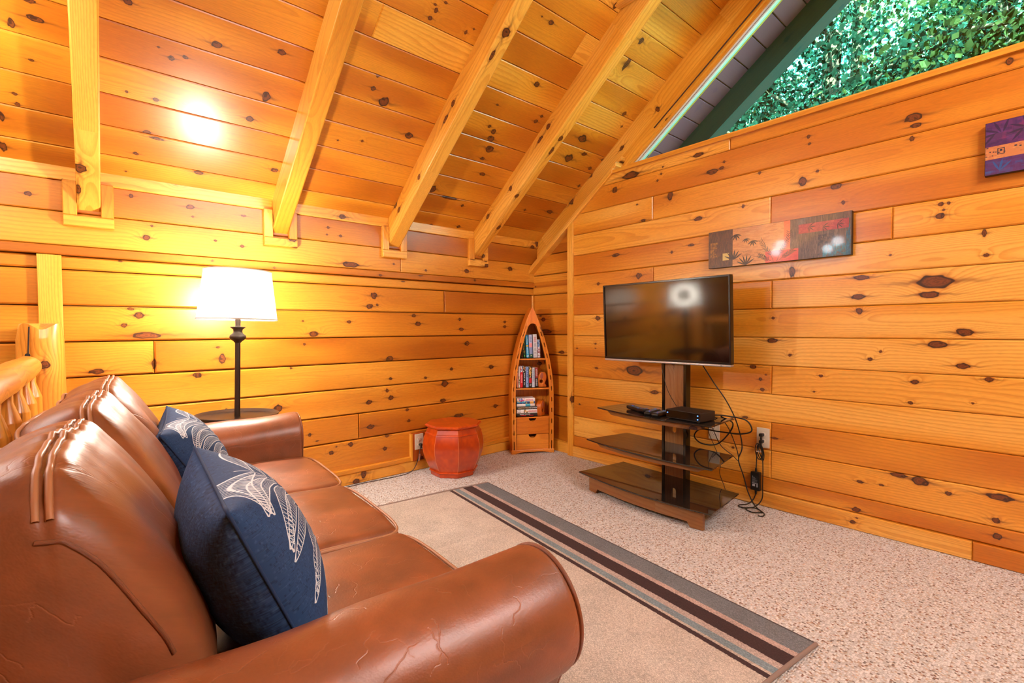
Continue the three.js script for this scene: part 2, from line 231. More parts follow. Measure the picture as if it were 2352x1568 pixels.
// ---------------------------------------------------------------- back wall (log courses)
{
  const w = structure('wall_back');
  mesh('backing', box(8.4, 4.75, .2, -3.5, -.55 , -.13), M.gap, w);
  const fr = (x, y, h) => V3(x, y, -.03 + h), END = .085;
  const log = (r, x0, x1, y0 = rowsA[r], y1 = rowsA[r + 1]) => mesh('log_course', board(fr, rect(x0, x1, y0 + .003, y1 - .003), .03, .007, uvA), M.wallA, w);
  for (let r = 0; r < 8; r++) {
    const y0 = r ? rowsA[r] : .075, ends = [-3.11, ...(jointsA[r] ?? []), END];
    for (let i = 0; i < ends.length - 1; i++) log(r, ends[i] + (i ? .0015 : 0), ends[i + 1] - .0015, y0);
    log(r, LEFT, -3.113, y0);
  }
  const plank = (x0, x1, y0, y1, t, parent = w, name = 'board') => mesh(name, board(fr, rect(x0, x1, y0 + .0015, y1 - .0015), t, .004, uvA), M.wallA, parent);
  for (const [r, t] of [[8, .055], [9, .045], [10, .045]]) { const e = [LEFT, -3.45, ...(jointsA[r] ?? []), END]; for (let i = 0; i < e.length - 1; i++) plank(e[i] + .001, e[i + 1], rowsA[r], rowsA[r + 1], t); }
  for (let y = LOW; y < -.01; y += .175) plank(LEFT, .08, y, Math.min(y + .175, -.005), .03, w, 'log_course');
}
{ const t = structure('baseboard_back');
  const fr = (x, y, h) => V3(x, y, h);
  mesh('board', board(fr, rect(LOFT, .04, .002, .075), .014, .004, trimUV()), M.trim, t);
  mesh('cap', board(fr, rect(LOFT, .04, .076, .112), .02, .006, trimUV()), M.trim, t);
}
const rafterX = [[-.591, .088], [-1.332, .092], [-2.088, .09], [-2.963, .086], [-3.75, .088], [-4.55, .088], [-5.35, .088], [-6.15, .088]];
{ // crown strip below the ceiling, cut at the rafters, and the collar blocks round the rafter feet
  const t = structure('trim_1'), fr = (x, y, h) => V3(x, y, .01 + h); let x1 = .085;
  for (const [x, w] of [...rafterX, [LEFT - .05, .1]]) { if (x1 - x > .1) mesh('crown_strip', board(fr, rect(x + w / 2, x1, 1.768, 1.835), .02, .003, trimUV()), M.trim, t); x1 = x - w / 2; }
  for (const [x, w] of rafterX) {
    const b = structure('trim_' + (2 + rafterX.findIndex((q) => q[0] === x)));
    b.userData.label = 'square wooden collar boxed round a rafter foot';
    const f2 = (u, v, h) => V3(u, v, .012 + h), a = x - w / 2, c = x + w / 2, l = x - .095, r = x + .093;
    mesh('side_block', board(f2, rect(l, a - .001, 1.606, 1.77), .03, .003, trimUV(1)), M.trim, b);
    mesh('side_block', board(f2, rect(c + .001, r, 1.606, 1.77), .03, .003, trimUV(1)), M.trim, b);
    mesh('bottom_block', board(f2, rect(l, r, 1.556, 1.605), .032, .003, trimUV()), M.trim, b);
  }
  const p = structure('trim_10'); mesh('batten', board((x, y, h) => V3(x, y, h), rect(-3.153, -3.068, .11, 1.412), .02, .003, trimUV(1)), M.trim, p);
  const c = structure('trim_11'); mesh('corner_bead', trimBoxUV(cyl(.012, .012, 1.34, 8, .03, .005, .012), 'y'), M.trim, c);
}
// ---------------------------------------------------------------- right (gable) wall, the window in it
const rakeLow = (z) => ceilY(z) - .255;
{
  const w = structure('wall_right'), fr = (z, y, h) => V3(.03 - h, y, z), f2 = (z, y, h) => V3(.075 - h, y, z);
  const under = (poly, off) => clip(clip(poly, (z, y) => EAVE + SLOPE * z - off - y), (z, y) => EAVE + SLOPE * (FRONT - z) - off - y);
  const prism = (pts, x0, x1) => { const s = new THREE.Shape(pts.map(([z, y]) => new THREE.Vector2(-z, y))); const g = new THREE.ExtrudeGeometry(s, { depth: x1 - x0, bevelEnabled: false }); g.rotateY(Math.PI / 2); g.translate(x0, 0, 0); return g; };
  mesh('backing', prism([[-.2, LOW], [FRONT + .2, LOW], [FRONT + .2, 1.55], [FRONT - .85, 2.2], [.85, 2.2], [0, 1.575], [-.2, 1.575]], .09, .2), M.gap, w);
  for (let r = 0; r < 15; r++) {
    const e = [.505, ...(jointsB[r] ?? []), 3.5, FRONT - .0], y0 = rowsB[r], y1 = rowsB[r + 1], t = r === 0 ? .045 : .03;
    for (let i = 0; i < e.length - 1; i++) {
      const p = under(rect(e[i] + (i ? .0008 : 0), e[i + 1] - .0008, y0 + .0012, y1 - .0012), .25);
      if (p.length > 2) mesh(r ? 'board' : 'base_board', board(fr, p, t, r ? .0055 : .004, uvB), M.wallB, w);
    }
  }
  const ra = [.0, .3, .475, .65, .822, .997, 1.173, 1.347, 1.52, 1.693, 1.86, 2.0];
  for (let i = 0; i < ra.length - 1; i++) { const p = under(rect(.0, .508, ra[i] + .003, ra[i + 1] - .003), .25); if (p.length > 2) mesh('log_course', board(f2, p, .033, .007, (z, y) => [(z * .9 - 1.3 + i * .37) / 3.55, y / 1.85]), M.wallA, w); }
  const t = structure('trim_12'); mesh('batten', board((z, y, h) => V3(.03 - h, y, z), clip(rect(.47, .531, 0, 2), (z, y) => EAVE + SLOPE * z - .286 - y), .046, .003, trimUV(1)), M.trim, t);
  const b = structure('baseboard_right'); mesh('board', board((z, y, h) => V3(.042 - h, y, z), rect(0, .47, 0, .1), .018, .003, trimUV()), M.trim, b);
  // rake beam above the panelling and the two rake strips under it
  const beam = structure('trim_13'); beam.userData.label = 'sloping gable beam beside the window';
  const up = (z0, z1, o0, o1, x0, x1) => prism([[z0, ceilY(z0) + o0], [z1, ceilY(z1) + o0], [z1, ceilY(z1) + o1], [z0, ceilY(z0) + o1]], x0, x1);
  const slopeUV = (g) => { g = g.index ? g.toNonIndexed() : g; const p = g.attributes.position, uv = g.attributes.uv, nn = g.attributes.normal; const s = h2(trimSeed++, 4); for (let i = 0; i < p.count; i++) { const z = p.getZ(i), y = p.getY(i), l = (z + SLOPE * y) / SL, n = (y - SLOPE * z) / SL; uv.setXY(i, (l + s * 2) / 2, (Math.abs(nn.getX(i)) > .5 ? n : p.getX(i) + n * .2) + s); } return g; };
  mesh('beam', slopeUV(up(-.02, RIDGE, -.27, .02, .085, .2)), M.trim, beam);
  mesh('beam', slopeUV(up(RIDGE, FRONT, -.27, .02, .085, .2)), M.trim, beam);
  const rk = structure('trim_14'); rk.userData.label = 'twin moulding strips along the gable rake';
  const rake = (z0, z1, o0, o1, t) => board((z, y, h) => V3(.1 - h, y, z), [[z0, EAVE + SLOPE * z0 + o0], [z1, EAVE + SLOPE * z1 + o0], [z1, EAVE + SLOPE * z1 + o1], [z0, EAVE + SLOPE * z0 + o1]], t, .005, (z, y) => [(z + SLOPE * y) / SL / 2 + o0, (y - SLOPE * z) / SL]);
  mesh('strip', rake(.0, .93, -.288, -.256, .122), M.trim, rk);
  mesh('strip', rake(.0, .95, -.255, -.222, .105), M.trim, rk);
  mesh('strip', rake(.0, .97, -.221, -.195, .06), M.trim, rk);
  mesh('strip', slopeUV(up(FRONT - .9, FRONT, -.262, -.2, .0, .09)), M.trim, rk);
  // window: sill boards, rake stop, white metal frame, tinted pane
  const win = structure('window_1'); win.userData.label = 'triangular gable window with pale metal frame and blue-green tint';
  const zL = .93, zR = FRONT - .93;
  mesh('sill', trimBoxUV(box(.16, .022, zR - zL, .06, 2.213, RIDGE), 'z'), M.trim, win);
  mesh('sill_strip', trimBoxUV(box(.13, .022, zR - zL - .1, .085, 2.236, RIDGE), 'z'), M.trim, win);
  mesh('stop', slopeUV(up(.87, RIDGE, -.288, -.268, .1, .2)), M.trim, win);
  mesh('stop', slopeUV(up(RIDGE, FRONT - .87, -.288, -.268, .1, .2)), M.trim, win);
  M.alu = std({ color: 0xd9e2e4, roughness: .35, metalness: .3 });
  mesh('metal_frame', up(.9, RIDGE, -.303, -.287, .115, .15), M.alu, win); mesh('metal_frame', up(RIDGE, FRONT - .9, -.303, -.287, .115, .15), M.alu, win);
  mesh('gasket', up(.9, RIDGE, -.309, -.302, .12, .15), M.black, win); mesh('gasket', up(RIDGE, FRONT - .9, -.309, -.302, .12, .15), M.black, win);
  mesh('metal_frame', up(.92, RIDGE, -.319, -.308, .118, .15), M.alu, win);
  const zp = (2.245 + .3 - EAVE) / SLOPE, pane = new THREE.Shape([[zp, 2.245], [FRONT - zp, 2.245], [RIDGE, ceilY(RIDGE) - .3]].map(([z, y]) => new THREE.Vector2(-z, y)));
  const pg = new THREE.ShapeGeometry(pane); pg.rotateY(Math.PI / 2); pg.translate(.135, 0, 0);
  mesh('pane', pg, phy({ color: new THREE.Color().setRGB(.40, .92, .90), transmission: 1, thickness: 0, roughness: 0, ior: 1.5 }), win);
  // wire stapled along the beam
  tag(mesh('speaker_wire', tube([[.078, ceilY(1.22) - .24, 1.22], [.078, ceilY(1.5) - .245, 1.5], [.078, ceilY(1.9) - .25, 1.9], [.078, ceilY(2.4) - .25, 2.4]], .004, 40, 6), std({ color: 0x3a1d12, roughness: .6 })), 'thin brown wire running up the gable beam', 'wire');
}
// ---------------------------------------------------------------- the roof: planked ceiling, rafters, collar ties
{
  const c = structure('ceiling');
  const fr = (x, l, h) => V3(x, EAVE + SLOPE * l / SL + .02 - h / SL, l / SL + h * SLOPE / SL + .0);
  const LEN = RIDGE * SL;
  for (let l0 = 0, i = 0; l0 < LEN; i++) {
    const l1 = Math.min(LEN, rowsC[1] + i * .1635), e = [LEFT, -3.45, ...(jointsC[i] ?? []), .2];
    for (let k = 0; k < e.length - 1; k++) mesh('plank', board(fr, rect(e[k], e[k + 1], l0 + .0012, l1 - .0012), .02, .0045, uvC), M.ceil, c);
    l0 = l1;
  }
  const f2 = (x, l, h) => V3(x, EAVE + SLOPE * l / SL + .02 - h / SL, FRONT - l / SL - h * SLOPE / SL);
  for (let l0 = 0; l0 < LEN; l0 += .165) mesh('plank', board(f2, rect(LEFT, .2, l0 + .0012, Math.min(LEN, l0 + .165) - .0012), .02, .0045, (u, v) => uvC(u, v + 1.1)), M.ceil, c);
  const slab = (s) => { const sh = new THREE.Shape(); const z = (q) => s > 0 ? -q : -(FRONT - q); sh.moveTo(z(-.55), EAVE - .55 * SLOPE + .025); sh.lineTo(z(RIDGE), EAVE + SLOPE * RIDGE + .025); sh.lineTo(z(RIDGE), EAVE + SLOPE * RIDGE + .26); sh.lineTo(z(-.55), EAVE - .55 * SLOPE + .26); const g = new THREE.ExtrudeGeometry(sh, { depth: .17 - LEFT + .2, bevelEnabled: false }); g.rotateY(Math.PI / 2); g.translate(LEFT - .2, 0, 0); return g; };
  mesh('roof_deck', slab(1), M.gap, c); mesh('roof_deck', slab(-1), M.gap, c);
}
const raftGeo = (x, w, s) => {
  const sh = new THREE.Shape(), z = (q) => s > 0 ? -q : -(FRONT - q), b = .186, z0 = -.0, c = .006;
  sh.moveTo(z(z0), EAVE - b); sh.lineTo(z(RIDGE), EAVE + SLOPE * RIDGE - b); sh.lineTo(z(RIDGE), EAVE + SLOPE * RIDGE + .01); sh.lineTo(z(z0), EAVE + .01);
  const g = new THREE.ExtrudeGeometry(sh, { depth: w - 2 * c, bevelEnabled: true, bevelSize: c, bevelOffset: -c, bevelThickness: c, bevelSegments: 1 }); g.rotateY(Math.PI / 2); g.translate(x - w / 2 + c, 0, 0);
  const p = g.attributes.position, uv = g.attributes.uv, n = g.attributes.normal, q = h2(trimSeed++, 8);
  for (let i = 0; i < p.count; i++) { const Z = s > 0 ? p.getZ(i) : FRONT - p.getZ(i), Y = p.getY(i); uv.setXY(i, ((Z + SLOPE * Y) / SL + q * 2) / 2, (Math.abs(n.getX(i)) > .6 ? (Y - SLOPE * Z) / SL : p.getX(i)) + q); }
  return g;
};
const ord = ['nearest the gable window wall', 'second from the gable window wall', 'third from the gable window wall, right of the floor lamp', 'fourth from the gable window wall, above the sofa', 'fifth from the gable window wall', 'sixth from the gable window wall', 'seventh from the gable window wall', 'eighth from the gable window wall'];
rafterX.forEach(([x, w], i) => {
  tag(mesh('roof_rafter', raftGeo(x, w, 1), M.trim), 'honey pine roof rafter, ' + ord[i], 'rafter', 'exposed roof rafters');
  tag(mesh('roof_rafter', raftGeo(x, w, -1), M.trim), 'pine rafter of the opposite roof slope, ' + ord[i].split(',')[0], 'rafter', 'rafters of the opposite slope');
  const y = 2.876, z0 = (y - EAVE) / SLOPE - .02; const z1 = (y + .15 - EAVE) / SLOPE - .02, ts = new THREE.Shape([[z0, y], [FRONT - z0, y], [FRONT - z1, y + .15], [z1, y + .15]].map(([a, b]) => new THREE.Vector2(-a, b))), g = new THREE.ExtrudeGeometry(ts, { depth: .044, bevelEnabled: true, bevelSize: .003, bevelOffset: -.003, bevelThickness: .003, bevelSegments: 1 }); g.rotateY(Math.PI / 2); g.translate(x - w / 2 - .05, 0, 0);
  tag(mesh('collar_tie', trimBoxUV(g, 'z'), M.trim), 'horizontal pine collar tie bolted to the rafter ' + ord[i].split(',')[0], 'beam', 'collar ties');
});
// ---------------------------------------------------------------- walls out of the picture that close the room
{
  const f = structure('wall_front'); mesh('panel', trimBoxUV(box(8, 4.75, .2, -3.6, -.5, FRONT + .1), 'x'), M.trim, f);
  const l = structure('wall_left'); const sh = new THREE.Shape([[-.2, LOW], [FRONT + .2, LOW], [FRONT + .2, EAVE], [RIDGE, ceilY(RIDGE) + .1], [-.2, EAVE]].map(([z, y]) => new THREE.Vector2(-z, y)));
  const g = new THREE.ExtrudeGeometry(sh, { depth: .2, bevelEnabled: false }); g.rotateY(Math.PI / 2); g.translate(LEFT - .2, 0, 0); mesh('panel', trimBoxUV(g, 'z'), M.trim, l);
}
// ---------------------------------------------------------------- sofa
const leatherTex = (() => {
  const N = 1024, d = new Uint8Array(N * N * 4), b = new Uint8Array(N * N * 4), R = rng(9), seeds = [], n = 150;
  for (let i = 0; i < n; i++) seeds.push([R() * N, R() * N, 30 + R() * 90, R() * 6.3, R()]);
  const crease = new Float32Array(N * N);
  for (const [x, y, len, a0, q] of seeds) { if (q > .6) continue; let a = a0, px = x, py = y; for (let s = 0; s < len; s++) { a += (R() - .5) * .7; px += Math.cos(a) * 1.3; py += Math.sin(a) * 1.3; for (let j = -2; j <= 2; j++) for (let i = -2; i <= 2; i++) { const o = ((Math.round(py) + j + N * 4) % N) * N + (Math.round(px) + i + N * 4) % N; crease[o] = Math.max(crease[o], Math.exp(-(i * i + j * j) / 2.2) * (.4 + q)); } if (R() < .04) a = a0 + (R() - .5) * 1.6; } }
  for (let y = 0; y < N; y++) for (let x = 0; x < N; x++) {
    const o = (y * N + x) * 4, g = tnoise(x / 3, y / 3, 341, 341) * .5 + tnoise(x / 7, y / 7, 146, 146) * .5, big = tnoise(x / 128, y / 128, 8, 8) - .5, m = tnoise(x / 40, y / 40, 25, 25) - .5, c = crease[y * N + x];
    const k = 1 + big * .22 + m * .12 + (g - .5) * .06, col = [140, 80, 48];
    for (let i = 0; i < 3; i++) d[o + i] = clamp(col[i] * k + c * [16, 12, 10][i], 0, 255); d[o + 3] = 255;
    b[o] = b[o + 1] = b[o + 2] = clamp(.5 + (g - .5) * .18 + m * .3 - c * .45) * 255; b[o + 3] = 255;
  }
  return [dataTex(N, N, d), dataTex(N, N, b, false)];
})();
for (const t of leatherTex) t.repeat.set(1 / .6, 1 / .6);
M.leather = phy({ map: leatherTex[0], bumpMap: leatherTex[1], bumpScale: .0011, roughness: .36, specularIntensity: 1, clearcoat: .12, clearcoatRoughness: .3 });
M.welt = phy({ color: 0xa9714a, roughness: .45 });
M.underside = std({ color: 0x2a1a12, roughness: .9 });
// rounded, crowned box for cushions; hx, hy, hz half sizes
function cushionBox(hx, hy, hz, r, crown, fn, seg = [30, 12, 30]) {
  const g = new THREE.BoxGeometry(2, 2, 2, ...seg), p = g.attributes.position, uv = g.attributes.uv, nrm = g.attributes.normal;
  const ease = (t) => Math.sin(t * Math.PI / 2) * .55 + t * .45;
  for (let i = 0; i < p.count; i++) {
    const a = ease(p.getX(i)), b = ease(p.getY(i)), c = ease(p.getZ(i));
    let q = V3(a * hx, b * hy, c * hz); const inn = V3(clamp(q.x, -(hx - r), hx - r), clamp(q.y, -(hy - r), hy - r), clamp(q.z, -(hz - r), hz - r)), dd = q.clone().sub(inn);
    if (dd.length() > 1e-6) { const m = Math.max(Math.abs(dd.x), Math.abs(dd.y), Math.abs(dd.z)); q = inn.add(dd.setLength(m)); }
    q.y += Math.sign(b) * crown * (1 - Math.pow(Math.abs(a), 2.4)) * (1 - Math.pow(Math.abs(c), 2.4)) * Math.min(1, Math.abs(b) * 1.2);
    const A = [Math.abs(nrm.getX(i)), Math.abs(nrm.getY(i))]; uv.setXY(i, A[0] > .5 ? q.z : q.x, A[1] > .5 ? q.z : q.y);
    if (fn) fn(q, a, b, c); p.setXYZ(i, q.x, q.y, q.z);
  }
  g.computeVertexNormals(); return g;
}
const SOFA = { O: V3(-2.283, 0, 1.66), a: 4 * Math.PI / 180 };
// sofa frame: local x = forward (towards the television), local z = along the sofa (towards the near arm)
const sofa = thing('sofa', 'brown leather three-seat sofa with rolled arms and piped loose-look back cushions', 'sofa', [SOFA.O.x, 0, SOFA.O.z], -SOFA.a);
{
  const SEATY = .487, INNER = .785;
  // base and skirt
  mesh('base', [rbox(.76, .2, 1.78, .02, -.42, .2, 0), rbox(.06, .26, 1.56, .015, -.045, .22, 0)].map((g) => boxUV(g)), M.leather, sofa);
  for (const [x, z] of [[-.08, -.82], [-.08, .82], [-.72, -.82], [-.72, .82]]) mesh('foot', cyl(.022, .03, .1, 12, x, 0, z), M.underside, sofa);
  // outer back
  mesh('back_frame', boxUV(rbox(.12, .6, 1.5, .045, -.745, .48, 0)), M.leather, sofa);
  // seat cushions
  for (let i = -1; i <= 1; i++) {
    const g = cushionBox(.29, .068, INNER / 3 - .002, .03, .02, (q, a, b, c) => { q.y += .004 * (noise(q.x * 9 + i * 7, q.z * 9) - .5) * 2; q.x += .014 * (1 - c * c) * (a > .6 ? 1 : 0); });
    g.translate(-.29, SEATY - .08, i * INNER * 2 / 3); const s = mesh('seat_cushion', g, M.leather, sofa);
    const w = INNER / 3 - .006, zc = i * INNER * 2 / 3, y = SEATY - .022;
    mesh('piping', tube([[-.45, y + .006, zc - w], [-.2, y + .006, zc - w], [-.03, y, zc - w], [-.001, y, zc - w + .03], [.012, y + .002, zc], [-.001, y, zc + w - .03], [-.03, y, zc + w], [-.2, y + .006, zc + w], [-.45, y + .006, zc + w]], .0045, 90, 6), M.welt, s);
  }
  // back cushions: a closed side profile swept across, tucked in at the ends
  const prof = new THREE.CatmullRomCurve3([[-.515, .455], [-.495, .53], [-.508, .62], [-.545, .71], [-.592, .79], [-.635, .85], [-.672, .888], [-.725, .882], [-.785, .842], [-.80, .78], [-.775, .66], [-.74, .54], [-.68, .45], [-.59, .43]].map(([x, y]) => V3(x, y, 0)), true, 'centripetal');
  const NP = 110, NS = 64, pts = prof.getPoints(NP), axis = V3(-.655, .66, 0);
  const ridgeI = pts.findIndex((q) => q.y === Math.max(...pts.map((k) => k.y)));
  for (let i = -1; i <= 1; i++) {
    const P = [], U = [], idx = [], hw = INNER / 3 + .012, zc = i * INNER * 2 / 3;
    for (let s = 0; s <= NS; s++) {
      const t = -1 + 2 * s / NS, k = Math.sign(t) * (1 - Math.pow(1 - Math.abs(t), 1.8)), gsc = Math.pow(Math.max(0, 1 - Math.pow(Math.abs(k), 7.5)), 1 / 3.4);
      for (let j = 0; j <= NP; j++) {
        const q = pts[j % NP], dr = (j - ridgeI) / NP, front = dr < 0 ? 1 : 0, near = Math.exp(-Math.pow(dr / .09, 2));
        const mid = Math.exp(-Math.pow(dr / .012, 2));
        const pleat = (noise(k * 13 + i * 31 + 4, dr * 6) - .5) * .011 * near * (Math.abs(k) < .95 ? 1 : .3) - mid * .007, belly = (noise(k * 3 + i * 5, dr * 9 + 7) - .5) * .012;
        let g = gsc; const corner = Math.exp(-Math.pow((Math.abs(k) - .86) / .1, 2)) * near * .05; g -= corner;
        const d = q.clone().sub(axis), L = d.length(); d.multiplyScalar((g * (1 + (pleat + belly) / L)));
        P.push(axis.x + d.x, axis.y + d.y, zc + k * hw); U.push(zc + k * hw + (axis.x + d.x) * .8, axis.y + d.y + (axis.x + d.x) * .7);
      }
    }
    for (let s = 0; s < NS; s++) for (let j = 0; j < NP; j++) { const a = s * (NP + 1) + j, b = a + NP + 1; idx.push(a, a + 1, b, b, a + 1, b + 1); }
    const g = new THREE.BufferGeometry(); g.setAttribute('position', new THREE.Float32BufferAttribute(P, 3)); g.setAttribute('uv', new THREE.Float32BufferAttribute(U, 2)); g.setIndex(idx); g.computeVertexNormals();
    const c = mesh('back_cushion', g, M.leather, sofa);
    const at = (k, jj, out) => { const s = clamp((1 + Math.sign(k) * (1 - Math.pow(1 - Math.abs(k), 1 / 1.8))) / 2) * NS, o = (Math.round(s) * (NP + 1) + ((jj % NP) + NP) % NP) * 3, q = V3(P[o], P[o + 1], P[o + 2]); const d = V3(q.x - axis.x, q.y - axis.y, 0).setLength(out); return q.add(d); };
    for (const dj of [-1, 1]) { const line = []; for (let k = -.93; k <= .94; k += .062) line.push(at(k, ridgeI, .004).add(V3(dj * .0062, 0, 0))); mesh('piping', tube(line, .0042, 70, 6), M.welt, c); }
    const back = []; let jb = pts.findIndex((q, n) => n > ridgeI && q.y < .845); for (let k = -.9; k <= .91; k += .12) back.push(at(k, jb, .004)); mesh('piping', tube(back, .0045, 50, 6), M.welt, c);
    for (const sgn of [-1, 1]) { const ring = []; for (let j = -34; j <= 2; j += 3) ring.push(at(sgn * .965, ridgeI + j, .0015)); mesh('seam', tube(ring, .003, 60, 6), M.leather, c); }
  }
  // rolled arms
  for (const s of [-1, 1]) {
    const sh = new THREE.Shape(), cu = .0, cy = .552, R = .108, X = (u) => -u;     // local: u measured outwards from the roll centre
    sh.moveTo(X(-.1), .1); sh.lineTo(X(-.1), .5); sh.absarc(X(cu), cy, R, Math.PI - (Math.PI - .12), 0, false);
    const sp = []; for (let k = 0; k <= 40; k++) { const th = Math.PI + .3 - k / 40 * (Math.PI + 1.25); sp.push([cu + R * Math.cos(th), cy + R * 1.0 * Math.sin(th)]); }
    const S = new THREE.Shape(); S.moveTo(-.1, .1); S.lineTo(-.1, .47); for (const [u, y] of sp) S.lineTo(u, y); S.lineTo(.035, .4); S.lineTo(.05, .1); S.closePath();
    const bev = .02, g = new THREE.ExtrudeGeometry(S, { depth: .58, bevelEnabled: true, bevelSize: bev, bevelOffset: -bev, bevelThickness: bev, bevelSegments: 4, curveSegments: 24, steps: 14 });
    // shape x -> outwards along the sofa, extrusion -> back
    const p = g.attributes.position; for (let i = 0; i < p.count; i++) { const u = p.getX(i), y = p.getY(i), d = p.getZ(i); const wob = .004 * (noise(d * 7 + s * 3, u * 9 + y * 9) - .5) * 2, sag = -.01 * Math.sin(clamp(d / .7) * Math.PI) * sstep(.5, .66, y); p.setXYZ(i, -.03 - d - (y > .5 ? .0 : 0), y + wob + sag, s * (.893 + u)); }
    if (s < 0) { const ix = g.index; if (ix) { for (let i = 0; i < ix.count; i += 3) { const t = ix.getX(i + 1); ix.setX(i + 1, ix.getX(i + 2)); ix.setX(i + 2, t); } } else { for (const k of ['position', 'uv']) { const A = g.attributes[k], n = A.itemSize; for (let i = 0; i < A.count; i += 3) for (let c = 0; c < n; c++) { const t = A.array[(i + 1) * n + c]; A.array[(i + 1) * n + c] = A.array[(i + 2) * n + c]; A.array[(i + 2) * n + c] = t; } } } }
    let q = g; q.deleteAttribute('normal'); q = toSmooth(q, .7); 
    const P2 = q.attributes.position, UV = q.attributes.uv; for (let i = 0; i < P2.count; i++) { const y = P2.getY(i), z = P2.getZ(i) * s - .893; UV.setXY(i, P2.getX(i) + (s + 1) * .23, Math.atan2(y - cy, z) * .11 + y * .3 + s); }
    const arm = mesh('arm', q, M.leather, sofa);
    const line = sp.filter((_, n) => n % 2 === 0).map(([u, y]) => [-.016, y + (y - cy) * -.05, s * (.893 + u * .97)]); mesh('piping', tube([[-.016, .12, s * (.893 - .085)], [-.016, .4, s * (.893 - .085)], ...line, [-.016, .38, s * (.893 + .03)], [-.016, .12, s * (.893 + .035)]], .004, 120, 6), M.leather, arm);
  }
}
function toSmooth(g, crease) { return smooth(g, crease); }
function smooth(g, crease) {     // normals averaged over vertices at one place within the crease angle
  g = g.index ? g.toNonIndexed() : g; const p = g.attributes.position, n = p.count, fn = [], map = new Map(), a = V3(0, 0, 0), b = V3(0, 0, 0), c = V3(0, 0, 0);
  for (let i = 0; i < n; i += 3) { a.fromBufferAttribute(p, i); b.fromBufferAttribute(p, i + 1); c.fromBufferAttribute(p, i + 2); fn.push(b.clone().sub(a).cross(c.clone().sub(a))); }
  const key = (i) => Math.round(p.getX(i) * 2e4) + ',' + Math.round(p.getY(i) * 2e4) + ',' + Math.round(p.getZ(i) * 2e4);
  for (let i = 0; i < n; i++) { const k = key(i); if (!map.has(k)) map.set(k, []); map.get(k).push(Math.floor(i / 3)); }
  const out = new Float32Array(n * 3), cc = Math.cos(crease), U = fn.map((f) => f.clone().normalize());
  for (let i = 0; i < n; i++) { const f = Math.floor(i / 3), s = V3(0, 0, 0); for (const o of map.get(key(i))) if (U[o].dot(U[f]) > cc) s.add(fn[o]); s.normalize(); out[3 * i] = s.x; out[3 * i + 1] = s.y; out[3 * i + 2] = s.z; }
  g.setAttribute('normal', new THREE.BufferAttribute(out, 3)); return g;
}
// ---------------------------------------------------------------- throw pillows
const denim = (g, w, h) => {
  g.fillStyle = '#22406a'; g.fillRect(0, 0, w, h); const R = rng(4);
  for (let i = 0; i < 16000; i++) { const a = R(); g.fillStyle = a < .5 ? 'rgba(8,18,38,.35)' : 'rgba(120,150,190,.16)'; g.fillRect(R() * w, R() * h, a < .25 || a > .75 ? 9 : 1.4, a < .25 || a > .75 ? 1.4 : 9); }
};
const plainDenim = canvasTex(512, 512, denim);
const plumeTex = canvasTex(1024, 768, (g, w, h) => {
  denim(g, w, h); const R = rng(12); g.lineCap = 'round'; g.lineJoin = 'round';
  // curling plumes worked in white outline and hatching, fanning out of a stem
  const plume = (x, y, a, len, bend) => {
    const L = [], Rr = []; let px = x, py = y; const n = 26;
    for (let i = 0; i <= n; i++) { const t = i / n, an = a + bend * t * t; px += Math.cos(an) * len / n; py += Math.sin(an) * len / n; const wd = 27 * Math.pow(Math.sin(Math.PI * Math.pow(t, 1.3)), .7) + 12 * t * (1 - t) + 3; L.push([px + Math.cos(an + 1.57) * wd, py + Math.sin(an + 1.57) * wd]); Rr.push([px - Math.cos(an + 1.57) * wd, py - Math.sin(an + 1.57) * wd]); }
    g.strokeStyle = '#dfe4ea'; g.lineWidth = 5; g.beginPath(); L.forEach((q, i) => i ? g.lineTo(...q) : g.moveTo(...q)); Rr.slice().reverse().forEach((q) => g.lineTo(...q)); g.closePath(); g.stroke();
    g.lineWidth = 3; for (let i = 2; i < n; i++) { g.beginPath(); g.moveTo(...L[i]); g.lineTo(...Rr[Math.min(n, i + 1)]); g.stroke(); const m = [(L[i][0] + L[i - 1][0]) / 2, (L[i][1] + L[i - 1][1]) / 2]; g.beginPath(); g.moveTo(...m); g.lineTo((Rr[i][0] + Rr[i - 1][0]) / 2, (Rr[i][1] + Rr[i - 1][1]) / 2); g.stroke(); }
  };
  const stem = []; for (let i = 0; i <= 24; i++) { const t = i / 24; stem.push([w * (.5 + .1 * Math.sin(t * 3.1)), h * (.03 + .94 * t)]); }
  g.strokeStyle = '#dfe4ea'; g.lineWidth = 7; g.beginPath(); stem.forEach((q, i) => i ? g.lineTo(...q) : g.moveTo(...q)); g.stroke();
  for (let i = 2; i < 25; i += 2.3) { const q = stem[Math.floor(Math.min(24, i))], l = 420 + 150 * Math.sin(i / 24 * Math.PI) + R() * 60; plume(q[0], q[1], -2.75 + R() * .2, l, -.9 - R() * 1.0); plume(q[0], q[1], -.4 + R() * .2, l, .9 + R() * 1.0); }
});
M.denim = std({ map: plainDenim, roughness: .95 }); M.plume = std({ map: plumeTex, roughness: .9, bumpMap: plumeTex, bumpScale: .001 });
M.navyWelt = std({ color: 0x1b3358, roughness: .9 });
